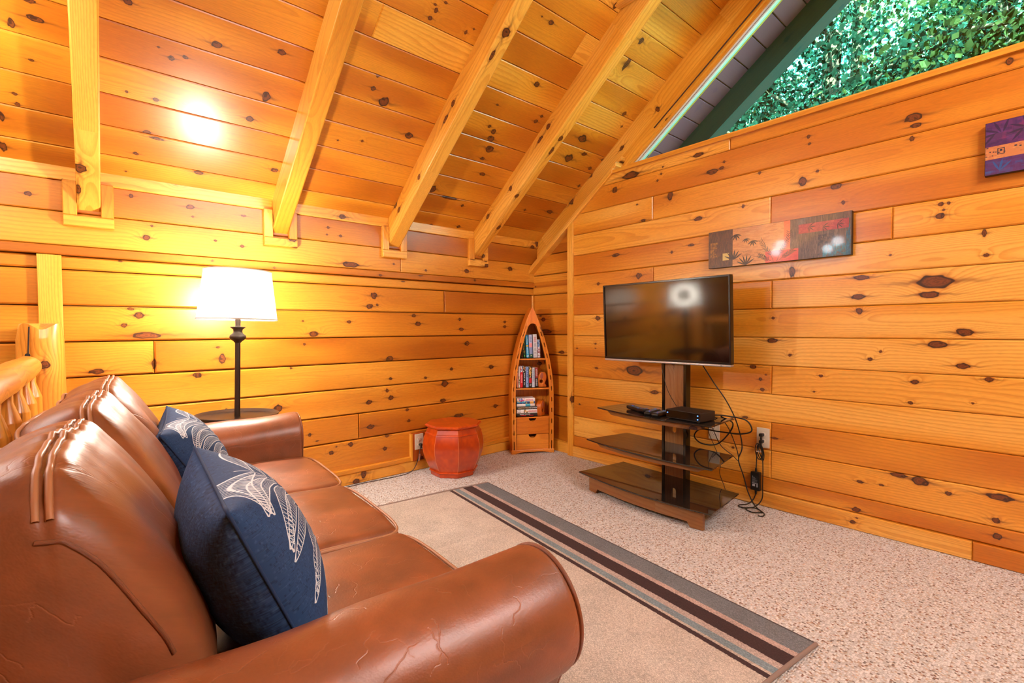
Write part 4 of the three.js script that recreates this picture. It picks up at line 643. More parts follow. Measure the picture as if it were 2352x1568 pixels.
{
  const print = phy({ map: spineCanvas.t, roughness: .35 }), paper = std({ color: 0xe6dcc8, roughness: .95 });
  const place = (o, x, y, z) => { const c = Math.cos(BC.turn), s = Math.sin(BC.turn); o.position.set(BC.x + c * x + s * z, y, BC.z - s * x + c * z); o.rotation.order = 'YXZ'; o.rotation.y = BC.turn; };
  // a book stands upright with its spine towards local +z
  const makeBook = (i, w, h, d, cover, label, group) => {
    const o = thing('book', label, 'book', [0, 0, 0], 0, group), c = std({ color: cover, roughness: .45 });
    mesh('cover', [box(.0016, h, d, -w / 2 + .0008, h / 2, -d / 2), box(.0016, h, d, w / 2 - .0008, h / 2, -d / 2)], c, o);
    const n = 6, P = [], U = [], [u0, v0, u1, v1] = spineCanvas.cell[i]; for (let k = 0; k < n; k++) { const a0 = k / n, a1 = (k + 1) / n, X = (a) => (a - .5) * w, Z = (a) => .0028 * (1 - Math.pow(2 * a - 1, 2)); P.push(X(a0), 0, Z(a0), X(a1), 0, Z(a1), X(a1), h, Z(a1), X(a0), 0, Z(a0), X(a1), h, Z(a1), X(a0), h, Z(a0)); const A = lerp(u0, u1, a0), B = lerp(u0, u1, a1); U.push(A, v0, B, v0, B, v1, A, v0, B, v1, A, v1); }
    const g = new THREE.BufferGeometry(); g.setAttribute('position', new THREE.Float32BufferAttribute(P, 3)); g.setAttribute('uv', new THREE.Float32BufferAttribute(U, 2)); g.computeVertexNormals(); mesh('spine', smooth(g, .6), print, o);
    mesh('pages', box(w - .0032, h - .005, d - .005, 0, h / 2, -d / 2 - .001), paper, o); return o;
  };
  const up = (i, x, y, w, h, d, z, lean, cover, label, group) => { const o = makeBook(i, w, h, d, cover, label, group); place(o, x, y + (Math.abs(lean) * w / 2), z); o.rotation.z = lean; };
  const G1 = 'books on the top shelf of the canoe bookcase', G2 = 'books on the middle shelf of the canoe bookcase', G3 = 'books stacked on the lower shelf of the canoe bookcase';
  const yT = .805, yM = .555, yL = .312;
  up(0, -.083, yT, .016, .15, .11, -.03, .02, 0x24160e, 'dark brown book at the left end of the top shelf', G1);
  up(1, -.061, yT, .02, .165, .115, -.028, .06, 0x1d3a22, 'dark green patterned book on the top shelf', G1);
  up(2, -.035, yT, .021, .19, .125, -.02, .06, 0x2f9fd6, 'bright blue book with a yellow band on its spine', G1);
  up(3, -.006, yT, .028, .192, .125, -.022, .045, 0xaebbe0, 'lavender and pink book with a dark green foot', G1);
  up(4, .03, yT, .034, .197, .13, -.018, .03, 0xcfd0d6, 'thick white book with red lettering on the top shelf', G1);
  up(5, .062, yT, .021, .153, .11, -.022, .03, 0xd3dbe8, 'white book with blue and dark red patches on its spine', G1);
  let x = -.132; const mid = [[6, .012, .175, 0xe3a184, 'salmon book with a dark top at the left end of the middle shelf'], [7, .012, .178, 0xf1efe6, 'white book with green leaves on its spine'], [8, .021, .18, 0xd3202c, 'red paperback with a white picture top'], [9, .02, .178, 0x17171b, 'black paperback with a white round badge'], [10, .023, .172, 0x86a6dc, 'pale blue paperback with large dark lettering down its spine'], [11, .023, .172, 0x15120f, 'black paperback with gold art and a red band'], [12, .023, .166, 0xbfcbdc, 'plain grey-blue paperback on the middle shelf'], [13, .024, .164, 0x8d2a2f, 'dark red and black paperback next to the bookend']];
  for (const [i, w, h, c, l] of mid) { up(i, x + w / 2, yM, w, h, .108, -.02, 0, c, l, G2); x += w + .0035; }
  // lying stack, bottom book first
  let y = yL; const lie = [[19, .026, .176, 0x121214, 'black paperback with white and red lettering, bottom of the stack'], [18, .03, .178, 0xe9e9ec, 'white paperback with red block lettering in the lying stack'], [17, .026, .18, 0x2a1a1a, 'dark maroon paperback with gold lettering in the lying stack'], [16, .021, .156, 0xdfe2e4, 'white paperback with a turquoise patch in the lying stack'], [15, .02, .156, 0x1d4f8f, 'blue paperback with a gold end in the lying stack'], [14, .026, .158, 0xe6e2e0, 'white paperback with blue and pink art on top of the stack']];
  for (const [i, w, h, c, l] of lie) { const o = makeBook(i, w, h, .108, c, l, G3); place(o, -.134 + h + (i % 2) * .002, y + w / 2, -.02); o.rotation.z = Math.PI / 2; y += w + .0006; }
  // the spine sheet's top has to face left when lying: books are turned a quarter round the view axis
  // carved bookends
  const stone = phy({ map: texT, color: 0xe8b4a4, roughness: .3, clearcoat: .4 });
  const end = (label, X, Y, flip) => {
    const o = thing('bookend', label, 'bookend', [0, 0, 0], 0, 'carved bookends'), s = new THREE.Shape(); s.moveTo(-.03, 0); s.lineTo(.032, 0); s.lineTo(.036, .012); s.lineTo(.02, .03); s.bezierCurveTo(.03, .05, .042, .07, .036, .1); s.bezierCurveTo(.03, .128, 0, .132, -.018, .118); s.bezierCurveTo(-.04, .1, -.046, .07, -.04, .045); s.bezierCurveTo(-.042, .03, -.036, .01, -.03, 0);
    const h = new THREE.Path(); h.absarc(-.008, .046, .017, 0, Math.PI * 2, true); s.holes.push(h); const g = new THREE.ExtrudeGeometry(s, { depth: .035, bevelEnabled: true, bevelSize: .008, bevelOffset: -.006, bevelThickness: .01, bevelSegments: 4, curveSegments: 14 }); g.translate(0, 0, -.045); mesh('carved_block', trimBoxUV(smooth(g, .8), 'y'), stone, o);
    const e = new THREE.SphereGeometry(.02, 18, 12); e.scale(.8, 1.5, .5); e.rotateZ(-.15); e.translate(-.006, .094, -.004); mesh('raised_oval', e, phy({ color: 0xa85a44, roughness: .3 }), o); place(o, X, Y, -.03); o.rotation.y += flip;
  };
  end('rosy carved bookend with a round hole on the middle shelf', .092, yM, 0); end('rosy carved bookend turned sideways beside the lying stack', .098, yL, .9);
}
// ---------------------------------------------------------------- television stand
const TS = { x: -.2, z: 1.555, a: 4 * Math.PI / 180 };
const onStand = (s, y, f) => V3(TS.x - f * Math.cos(TS.a) - s * Math.sin(TS.a), y, TS.z + s * Math.cos(TS.a) - f * Math.sin(TS.a));
const walnut = phy({ map: texT, color: new THREE.Color().setRGB(.34, .30, .62), roughness: .35, clearcoat: .25, clearcoatRoughness: .25 });
const standTurn = -Math.PI / 2 - TS.a;     // local +z points into the room, local +x along the wall away from the corner
{
  const glass = phy({ color: new THREE.Color().setRGB(.025, .018, .014), roughness: .03, transmission: .2, thickness: 0, ior: 1.62, specularIntensity: 1 });
  const edge = std({ color: 0x0b0908, roughness: .2 });
  const S = thing('television_stand', 'walnut television stand with three smoked glass shelves', 'stand', [TS.x, 0, TS.z], standTurn);
  const deck = (y, fw, bw, dep, off, apron, low) => {
    const curve = (w, d, b) => { const o = []; for (let i = 0; i <= 24; i++) { const t = i / 12 - 1; o.push([t * w + off, d + b * (1 - t * t)]); } return o; };
    const s = new THREE.Shape(), c = curve(fw, dep, .045); s.moveTo(-bw, .0); s.lineTo(bw, .0); c.slice().reverse().forEach((q) => s.lineTo(...q)); s.closePath();
    const g = new THREE.ExtrudeGeometry(s, { depth: .005, bevelEnabled: true, bevelSize: .0015, bevelOffset: -.0015, bevelThickness: .0015, bevelSegments: 1 }); g.rotateX(Math.PI / 2); g.translate(0, y, 0); mesh('glass_shelf', g, glass, S);
    const c2 = curve(fw - .065, dep - .03, .04), a = new THREE.Shape(), w = fw - .065; // apron: front board following the bow
    const P = [], nn = 24, hgt = (t) => low ? (Math.abs(t) > .86 ? y - .008 : lerp(.05, y - .008, sstep(.78, .86, Math.abs(t)))) : 0;
    const bot = (t) => low ? (Math.abs(t) > .8 ? .002 : .03) : y - .008 - apron * (1 - .55 * sstep(.9, 1.0, Math.abs(t)));
    for (let i = 0; i < nn * 2; i++) { const t0 = i / nn - 1, t1 = (i + 1) / nn - 1, q = (t, yy, k) => [t * w + off, yy, dep - .03 + .04 * (1 - t * t) - k], T = y - .008, b0 = bot(t0), b1 = bot(t1); const A = q(t0, T, 0), B = q(t1, T, 0), C = q(t1, b1, 0), D = q(t0, b0, 0), E = q(t0, T, .018), F = q(t1, T, .018), G = q(t1, b1, .018), H = q(t0, b0, .018); P.push(...A, ...D, ...C, ...A, ...C, ...B, ...E, ...F, ...G, ...E, ...G, ...H, ...E, ...A, ...B, ...E, ...B, ...F, ...D, ...H, ...G, ...D, ...G, ...C); if (i === 0) P.push(...A, ...E, ...H, ...A, ...H, ...D); if (i === 2 * nn - 1) P.push(...B, ...C, ...G, ...B, ...G, ...F); }
    const ag = new THREE.BufferGeometry(); ag.setAttribute('position', new THREE.Float32BufferAttribute(P, 3)); ag.setAttribute('uv', new THREE.Float32BufferAttribute(new Float32Array(P.length / 3 * 2), 2)); mesh('apron', trimBoxUV(smooth(ag, .5), 'x'), walnut, S);
    mesh('bracket', [box(.02, .02, dep - .03, -.12, y - .02, dep / 2), box(.02, .02, dep - .03, .12, y - .02, dep / 2)], edge, S);
    if (low) mesh('foot', [box(.03, y - .01, .05, -w + .16, (y - .01) / 2, .05), box(.03, y - .01, .05, w - .16, (y - .01) / 2, .05), box(2 * w - .3, .02, .03, 0, y - .022, .03)], M.black, S);
  };
  deck(.112, .466, .415, .41, .024, .05, true); deck(.322, .443, .382, .355, .018, .03, false); deck(.53, .402, .376, .296, .018, .03, false);
  // post with rounded cable slots
  const p = new THREE.Shape([[-.066, .1], [.066, .1], [.066, .96], [-.066, .96]].map((q) => new THREE.Vector2(...q))); for (const y of [.225, .425, .7]) { const h = new THREE.Path(); h.moveTo(-.016, y - .02); h.absarc(0, y - .02, .016, Math.PI, 2 * Math.PI, false); h.absarc(0, y + .02, .016, 0, Math.PI, false); h.closePath(); if (y < .6) p.holes.push(h); }
  const pg = new THREE.ExtrudeGeometry(p, { depth: .012, bevelEnabled: false, curveSegments: 12 }); pg.translate(0, 0, .0); mesh('post_panel', trimBoxUV(pg, 'y'), walnut, S);
  for (const s of [-1, 1]) mesh('post_rail', rbox(.018, .95, .05, .003, s * .078, .485, -.008), edge, S);
  mesh('mount_plate', box(.3, .25, .02, 0, 1.08, .02), M.black, S);
}
{ // television: local frame as the stand
  const T = thing('television', 'flat black television with silver lower edge on the walnut stand', 'television', [0, 0, 0]); const c = onStand(-.038, 0, .075); T.position.copy(c); T.rotation.order = 'YXZ'; T.rotation.set(.042, -Math.PI / 2 - .018, 0); T.position.x += .046;
  const W = .885, y0 = .845, y1 = 1.345, frame = std({ color: 0x08080a, roughness: .22 });
  const sh = new THREE.Shape([[-W / 2, y0], [W / 2, y0], [W / 2, y1], [-W / 2, y1]].map((q) => new THREE.Vector2(...q))); sh.holes.push(new THREE.Path([[-W / 2 + .012, y0 + .012], [-W / 2 + .012, y1 - .012], [W / 2 - .012, y1 - .012], [W / 2 - .012, y0 + .012]].map((q) => new THREE.Vector2(...q))));
  const g = new THREE.ExtrudeGeometry(sh, { depth: .03, bevelEnabled: true, bevelSize: .002, bevelOffset: -.002, bevelThickness: .002, bevelSegments: 2 }); mesh('bezel', g, frame, T);
  mesh('screen', box(W - .022, y1 - y0 - .022, .004, 0, (y0 + y1) / 2, .0245), phy({ color: 0x040405, roughness: .08, specularIntensity: 1, ior: 1.75 }), T);
  mesh('rear_shell', [rbox(W - .01, y1 - y0 - .01, .02, .006, 0, (y0 + y1) / 2, -.008), rbox(W * .6, .3, .035, .012, 0, y0 + .2, -.03)], std({ color: 0x121214, roughness: .6 }), T);
  const bar = mesh('lower_edge', rbox(W, .014, .036, .005, 0, y0 - .007, .016), std({ color: 0xb9b9bd, roughness: .3, metalness: .7 }), T); bar.userData.label = 'silver strip';
  mesh('power_button', [cyl(.0045, .0045, .001, 14).rotateX(Math.PI / 2).translate(W / 2 - .035, y0 - .007, .0345)], std({ color: 0xcdb9a8, roughness: .4 }), T);
  mesh('remote_sensor', box(.012, .004, .001, W / 2 - .055, y0 - .007, .0345), std({ color: 0x5a5a60, roughness: .4 }), T);
}
{ // set-top box and the three remote controls
  const y = .5315, knit = greyTexture(256, 256, (x, yy) => { const a = Math.floor(x / 16), b = Math.floor(yy / 16), u = (x % 16) / 16, v = (yy % 16) / 16; return (a + b) % 2 ? .2 + .8 * (1 - Math.abs(u - v)) : .2 + .8 * (1 - Math.abs(u + v - 1)); });
  knit.repeat.set(22, 22);
  const B = thing('cable_box', 'black cable box with blue lights on the top glass shelf', 'cable box', [0, 0, 0]); B.position.copy(onStand(.235, y, .2)); B.rotation.y = standTurn;
  mesh('case', boxUV(rbox(.215, .05, .15, .004, 0, .029, 0)), std({ color: 0x100e0e, roughness: .5, bumpMap: knit, bumpScale: .001 }), B);
  mesh('front_panel', box(.212, .04, .003, 0, .03, .075), phy({ color: 0x050506, roughness: .08 }), B);
  const led = std({ color: 0x102040, emissive: new THREE.Color().setRGB(.1, .3, 1), emissiveIntensity: 6 }); for (const [x, yy] of [[-.095, .036], [.095, .04], [.095, .02]]) mesh('status_light', cyl(.0028, .0028, .002, 12).rotateX(Math.PI / 2).translate(x, yy, .078), led, B);
  for (const [x, z] of [[-.09, -.06], [.09, -.06], [-.09, .06], [.09, .06]]) mesh('foot', cyl(.006, .006, .004, 10, x, 0, z), M.black, B);
  const keys = std({ color: 0x5b5f68, roughness: .6 }), blue = std({ color: 0x2f66d8, roughness: .5 }), redk = std({ color: 0xb52a26, roughness: .5 });
  const remote = (label, s, f, turn, len, w, h, lift) => {
    const R = thing('remote_control', label, 'remote', [0, 0, 0], 0, 'remote controls on the top glass shelf'); R.position.copy(onStand(s, y, f)); R.rotation.y = standTurn + turn; 
    const g = cushionBox(w / 2, h / 2, len / 2, h * .38, .002, (q, a, b, c) => { q.x *= 1 - .16 * Math.exp(-Math.pow((c - .1) / .4, 2)) + .04; if (lift) q.y += lift * c * c; }, [10, 6, 24]); g.translate(0, h / 2 + .001, 0); mesh('shell', g, phy({ color: 0x0b0b0c, roughness: .3 }), R);
    let n = 0; for (let i = -4; i <= 4; i++) for (let j = -1; j <= 1; j++) mesh('key', box(w * .17, .002, len * .045, j * w * .25, h + .0035 + (lift ?? 0) * (i / 4.6) ** 2, i * len * .1), (n++) % 11 === 4 ? blue : n % 17 === 3 ? redk : keys, R);
  };
  remote('large curved black remote lying apart from the cable box', -.12, .215, 1.25, .19, .05, .02, .006);
  remote('black remote in the middle of the three', -.012, .215, .25, .16, .042, .018);
  remote('small black remote next to the cable box', .062, .235, .12, .14, .044, .02);
}
// ---------------------------------------------------------------- outlets, plugs and cords
const plate = std({ color: 0xd9d2bd, roughness: .4 }), slot = std({ color: 0x2a2622, roughness: .7 });
function outlet(name, label, place) {           // local z out of the wall
  const o = thing(name, label, 'outlet', [0, 0, 0], 0); place(o);
  mesh('plate', rbox(.072, .116, .006, .003, 0, 0, .003), plate, o);
  for (const s of [-1, 1]) { const r = mesh('receptacle', (() => { const g = cyl(.0165, .0165, .004, 28); g.rotateX(Math.PI / 2); g.scale(1, .85, 1); g.translate(0, s * .0195, .0045); return g; })(), std({ color: 0xe6e0cf, roughness: .35 }), o); mesh('slots', [box(.002, .008, .001, -.006, s * .0195 + .002, .0087), box(.002, .006, .001, .006, s * .0195 + .002, .0087), cyl(.0022, .0022, .001, 10).rotateX(Math.PI / 2).translate(0, s * .0195 - .008, .0085)], slot, r); }
  mesh('screw', cyl(.0025, .0025, .001, 10).rotateX(Math.PI / 2).translate(0, 0, .0063), std({ color: 0xa8a090, roughness: .3, metalness: .6 }), o);
  return o;
}
{
  const pl = thing('outlet_backboard', 'small reddish wooden backboard behind the log wall outlet', 'board', [-1.156, .18, 0]); mesh('panel', trimBoxUV(rbox(.1, .205, .022, .003, 0, 0, .011), 'y'), phy({ map: texT, color: 0xc07a4a, roughness: .4 }), pl);
  mesh('frame_strip', trimBoxUV(box(.012, .2, .03, -.056, 0, .012), 'y'), M.trim, pl);
  outlet('wall_outlet', 'ivory outlet on the log wall beside the red stool', (o) => o.position.set(-1.15, .216, .022));
  outlet('wall_outlet', 'ivory outlet on the panelled wall with two black plugs', (o) => { o.position.set(0, .402, 2.008); o.rotation.y = -Math.PI / 2; });
  outlet('wall_outlet', 'ivory outlet behind the television stand', (o) => { o.position.set(0, .4, 1.712); o.rotation.y = -Math.PI / 2; });
  const rub = std({ color: 0x0d0d0e, roughness: .45 });
  const plug = (label, place, turn = 0) => { const o = thing('power_plug', label, 'plug', [0, 0, 0]); place(o); mesh('body', rbox(.022, .018, .03, .005, 0, 0, .018), rub, o); mesh('strain_relief', cyl(.006, .004, .02, 10, 0, -.026, .024), rub, o); mesh('prongs', [box(.0015, .006, .012, -.006, 0, 0), box(.0015, .006, .012, .006, 0, 0)], std({ color: 0xb8a878, metalness: .8, roughness: .3 }), o); };
  plug('black plug of the lamp cord', (o) => o.position.set(-1.147, .197, .031));
  plug('upper black plug in the panelled wall outlet', (o) => { o.position.set(-.009, .422, 2.008); o.rotation.y = -Math.PI / 2; });
  plug('lower black plug in the panelled wall outlet', (o) => { o.position.set(-.009, .383, 2.008); o.rotation.y = -Math.PI / 2; });
  const tagC = mesh('cord_tag', (() => { const g = box(.018, .05, .0012); g.rotateZ(-.25); g.rotateY(.4); g.translate(-1.160, .105, .045); return g; })(), std({ color: 0xe2d8cc, roughness: .8 })); tag(tagC, 'white paper tag wrapped on the lamp cord', 'tag');
  // power adapter with printed label, hanging by the wall
  const A = thing('power_adapter', 'black power adapter with printed label hanging beneath the outlet', 'adapter', [-.022, .143, 1.977], -Math.PI / 2); mesh('case', rbox(.052, .108, .03, .004, 0, 0, 0), std({ color: 0x0c0c0d, roughness: .45 }), A);
  const lab = mesh('rating_label', new THREE.PlaneGeometry(.04, .072).translate(0, 0, .0156), std({ map: canvasTex(160, 288, (g, w, h) => { g.fillStyle = '#16181b'; g.fillRect(0, 0, w, h); const R = rng(3); g.fillStyle = '#c9ced4'; g.beginPath(); g.moveTo(20, 34); g.lineTo(30, 16); g.lineTo(40, 34); g.fill(); for (let i = 0; i < 14; i++) { g.globalAlpha = .35 + R() * .4; g.fillRect(18, 44 + i * 9, 60 + R() * 70, 4); } g.globalAlpha = .9; g.fillRect(20, 180, 90, 14); g.fillRect(24, 210, 60, 50); g.fillRect(118, 176, 28, 96); g.fillStyle = '#16181b'; for (let i = 0; i < 12; i++) g.fillRect(120, 180 + i * 8, 24, 3); }), roughness: .5 }), A); lab.userData.label = 'grey printed rating label';
  mesh('strain_relief', [cyl(.007, .005, .025, 10, 0, .052, 0), cyl(.005, .007, .025, 10, 0, -.078, 0)], rub, A);
  const cord = (owner, label, pts, r = .003) => { const m = mesh('cord', tube(pts, r, Math.max(60, pts.length * 14), 7), rub); m.userData.label = label; return belongs(owner, m); };
  const TV = scene.getObjectByName('television'), CB = scene.getObjectByName('cable_box'), PL = scene.getObjectByName('power_plug_002');
  cord(A, 'black cord from the upper plug down to the adapter', [[-.033, .395, 2.008], [-.04, .37, 2.0], [-.03, .33, 1.985], [-.022, .28, 1.98], [-.022, .22, 1.978]], .003);
  cord(PL, 'black cord from the lower plug down to the carpet', [[-.033, .357, 2.01], [-.04, .34, 2.015], [-.035, .26, 2.02], [-.035, .14, 2.02], [-.045, .05, 2.02], [-.075, .012, 2.0], [-.14, .006, 1.97], [-.17, .006, 2.02], [-.13, .006, 2.06]]);
  cord(A, 'black cord looping off the adapter to the carpet', [[-.022, .065, 1.977], [-.03, .03, 1.965], [-.06, .01, 1.95], [-.12, .006, 1.92], [-.14, .006, 1.95], [-.1, .008, 2.0], [-.14, .006, 2.07], [-.19, .006, 2.08], [-.2, .006, 2.06]]);
  const tie = thing('cord_bundle', 'folded black cord bundle with a white tie under the outlet', 'cord', [-.035, .325, 2.0]); for (let k = 0; k < 3; k++) mesh('loop', tube([[0, .045, -.012 + k * .008], [-.008, .02, -.02 + k * .01], [0, -.03, -.014 + k * .012], [.004, -.05, k * .01], [.006, -.02, .012 + k * .006], [-.002, .03, .004 + k * .006]], .0028, 50, 6, true), rub, tie); mesh('tie', new THREE.TorusGeometry(.014, .0025, 6, 20).rotateX(Math.PI / 2), std({ color: 0xd8d8d8, roughness: .5 }), tie);
  const s = (a, y, f) => onStand(a, y, f);
  cord(TV, 'black cord drooping from behind the television to the carpet', [s(.17, .87, .02), s(.25, .74, .0), s(.33, .62, -.02), s(.38, .5, -.04), s(.40, .36, -.06), s(.38, .29, -.06), s(.41, .2, -.06), s(.43, .1, -.08), s(.46, .03, -.1), s(.5, .008, -.1), s(.47, .006, -.13)], .0035);
  cord(CB, 'black cable looping round behind the stand shelves', [s(.30, .555, .1), s(.38, .55, .04), s(.46, .53, .0), s(.48, .48, -.01), s(.42, .45, -.02), s(.28, .44, -.02), s(.15, .43, -.03), s(.11, .38, -.04), s(.14, .345, -.05), s(.24, .35, -.06), s(.32, .43, -.06), s(.36, .5, -.03), s(.34, .545, .06)], .0042);
  cord(CB, 'thin black cable sagging from the outlet behind the stand', [[-.02, .415, 1.71], [-.05, .39, 1.74], [-.09, .33, 1.8], [-.1, .29, 1.87], s(.38, .285, -.06), s(.37, .36, -.05), s(.33, .5, .0), s(.3, .548, .09)], .0025);
  cord(CB, 'thin black cable hanging down behind the middle shelf', [s(.22, .5, -.03), s(.2, .42, -.05), s(.23, .34, -.06), s(.27, .25, -.06), s(.26, .18, -.07), s(.29, .08, -.08), s(.28, .008, -.08)], .0018);
  cord(TV, 'thin black cable crossing the stand post under the television', [s(-.09, .86, .03), s(-.06, .78, .05), s(-.02, .66, .05), s(.05, .58, .07), s(.1, .56, .1), s(.15, .562, .12)], .0018);
}
// ---------------------------------------------------------------- the two paintings
{
  const leaf = (g, x, y, a, l, w) => { g.save(); g.translate(x, y); g.rotate(a); g.beginPath(); g.moveTo(0, 0); g.quadraticCurveTo(l * .45, -w, l, 0); g.quadraticCurveTo(l * .45, w, 0, 0); g.fill(); g.restore(); };
  const mottle = (g, x0, y0, w, h, cols, n, seed, sx = 3, sy = 40) => { const R = rng(seed); g.save(); g.beginPath(); g.rect(x0, y0, w, h); g.clip(); for (let i = 0; i < n; i++) { g.globalAlpha = .12 + R() * .3; g.fillStyle = cols[Math.floor(R() * cols.length)]; g.fillRect(x0 + R() * w - sx, y0 + R() * h - sy / 2, sx * (.4 + R()), sy * (.3 + R())); } g.restore(); };
  const t1 = canvasTex(1360, 400, (g, w, h) => {
    g.fillStyle = '#4a3023'; g.fillRect(0, 0, w, h);
    mottle(g, 0, 0, 270, h, ['#2a1a14', '#6b4630', '#80522f', '#1e1512'], 900, 1, 6, 40); mottle(g, 20, 120, 90, 170, ['#b5802c', '#9a6a24'], 120, 2, 20, 20);
    g.fillStyle = '#c8b266'; g.fillRect(160, 250, 70, 78); mottle(g, 160, 250, 70, 78, ['#e0cf8a', '#a8903e'], 80, 3, 2, 12);
    g.fillStyle = '#c98a4c'; g.fillRect(270, 0, 575, h); mottle(g, 270, 0, 575, h, ['#b5703a', '#dca05e', '#a05c34', '#e0aa6a'], 700, 4, 60, 8); mottle(g, 270, 250, 420, 130, ['#7a4a30', '#5a3826'], 90, 5, 60, 5);
    g.fillStyle = '#d9683a'; g.fillRect(785, 0, 60, 280); mottle(g, 785, 0, 60, 280, ['#e88050', '#c45530'], 80, 6, 20, 10);
    g.fillStyle = '#584239'; g.fillRect(845, 0, w - 845, h); mottle(g, 845, 0, w - 845, h, ['#8a6c58', '#3a2a28', '#6a4a3c', '#2a2024', '#94745a'], 1400, 7, 5, 60);
    mottle(g, 1090, 180, 150, 200, ['#241a20', '#332430', '#1c181c'], 160, 8, 18, 20); mottle(g, 1130, 290, 230, 110, ['#1e7a94', '#1a5f80', '#2a94aa'], 260, 9, 12, 30); mottle(g, 1320, 120, 40, 280, ['#1a6a8a', '#123c58'], 120, 10, 12, 40);
    g.fillStyle = '#9c3038'; g.fillRect(920, 60, 420, 90); mottle(g, 920, 60, 420, 90, ['#7a1e2a', '#b8423e', '#c45848'], 260, 11, 20, 14);
    g.fillStyle = '#cf4638'; g.fillRect(610, 285, 310, 115); mottle(g, 610, 285, 310, 115, ['#b8342e', '#e06a4c'], 160, 12, 30, 8);
    g.fillStyle = '#1e1612'; g.strokeStyle = '#1e1612';
    for (const [x, y, s] of [[300, 60, 1], [410, 120, .7], [480, 150, .9]]) for (let k = 0; k < 5; k++) leaf(g, x, y, .3 + k * .55, 70 * s, 14 * s); for (const [x, y] of [[410, 400], [280, 330]]) for (let k = 0; k < 6; k++) leaf(g, x, y, -2.7 + k * .42, 110, 15);
    const R = rng(6); for (const [x, y, a, l] of [[690, 395, -1.9, 260], [720, 395, -1.2, 300], [680, 395, -2.5, 150], [740, 390, -.8, 160]]) { let px = x, py = y, an = a; g.lineWidth = 3; for (let i = 0; i < 14; i++) { const nx = px + Math.cos(an) * l / 14, ny = py + Math.sin(an) * l / 14; g.beginPath(); g.moveTo(px, py); g.lineTo(nx, ny); g.stroke(); px = nx; py = ny; an += (R() - .5) * .2; if (i > 2) { leaf(g, px, py, an + .6 + R() * .3, 40, 5); leaf(g, px, py, an - .6 - R() * .3, 36, 5); } } }
    g.fillStyle = '#34141a'; for (const [x, y] of [[1010, 90], [1130, 110], [1250, 100]]) for (let k = 0; k < 4; k++) leaf(g, x, y, -.6 + k * .7, 60, 7);
  });
  const t2 = canvasTex(1024, 320, (g, w, h) => {
    g.fillStyle = '#4a2358'; g.fillRect(0, 0, w, h); mottle(g, 0, 0, w, 150, ['#6a2a68', '#32184a', '#842a5c', '#281848', '#5a3a86'], 500, 21, 30, 22); mottle(g, 0, 215, w, 110, ['#3a4a8a', '#5a3a70', '#2a6aa0', '#4a3060'], 360, 22, 40, 18);
    g.fillStyle = '#c07848'; g.fillRect(0, 148, w, 78); mottle(g, 0, 148, w, 78, ['#d89a5a', '#b85a44', '#a87a3c', '#c89a5c', '#8a3c3c'], 420, 23, 14, 8); g.fillStyle = '#22263a'; const R = rng(8); for (let i = 0; i < 60; i++) g.fillRect(R() * w, 150 + R() * 70, 4 + R() * 7, 3 + R() * 5);
    g.strokeStyle = '#1a1c30'; g.lineWidth = 4; g.strokeRect(52, 166, 26, 34); g.fillRect(60, 172, 10, 12);
    for (const x of [190, 520, 820]) { g.strokeStyle = '#d8c080'; for (const q of [24, 30, 14]) { g.lineWidth = 3; g.beginPath(); g.arc(x, 187, q, 0, 7); g.stroke(); } for (let k = 0; k < 12; k++) { g.beginPath(); g.moveTo(x, 187); g.lineTo(x + 24 * Math.cos(k * .52), 187 + 24 * Math.sin(k * .52)); g.stroke(); } }
    g.fillStyle = 'rgba(24,18,52,.7)'; for (let i = 0; i < 9; i++) { const x = 40 + i * 115; for (let k = 0; k < 5; k++) leaf(g, x + k * 8, 70, 2.2 + k * .7, 80, 12); } g.fillStyle = 'rgba(30,90,150,.8)'; for (let i = 0; i < 8; i++) for (let k = 0; k < 3; k++) leaf(g, 60 + i * 130, 300, -2 + k * .6, 70, 11);
  });
  const ripple = greyTexture(512, 512, (x, y) => .5 + .5 * (tnoise(x / 9, y / 9, 57, 57) - .5) + .35 * (tnoise(x / 30, y / 30, 17, 17) - .5)); ripple.repeat.set(4, 1.3);
  const paint = (label, z0, z1, y0, y1, map, lean, turn) => {
    const P = thing('canvas_painting', label, 'painting', [0, (y0 + y1) / 2, (z0 + z1) / 2]), w = z1 - z0, h = y1 - y0, D = .03; P.rotation.order = 'YXZ'; P.rotation.set(lean, -Math.PI / 2, turn); P.position.x = -D / 2 - .003;
    mesh('stretcher', rbox(w, h, D, .002, 0, 0, 0), std({ color: 0x0e0c10, roughness: .4 }), P);
    const g = new THREE.PlaneGeometry(w - .003, h - .003); g.translate(0, 0, D / 2 + .0006); const q = mesh('glossy_print', g, phy({ map, roughness: .35, clearcoat: 1, clearcoatRoughness: .05, clearcoatNormalMap: null, bumpMap: ripple, bumpScale: .0004 }), P); return P;
  };
  // local +x runs towards +z of the room after the turn, so the print reads left to right from inside
  paint('long abstract painting of bamboo leaves on orange, brown and red blocks', 1.684, 2.441, 1.419, 1.644, t1, 0, 0);
  paint('purple abstract painting with an orange patterned band', 2.923, 3.68, 1.698, 1.923, t2, 0, 0);
}
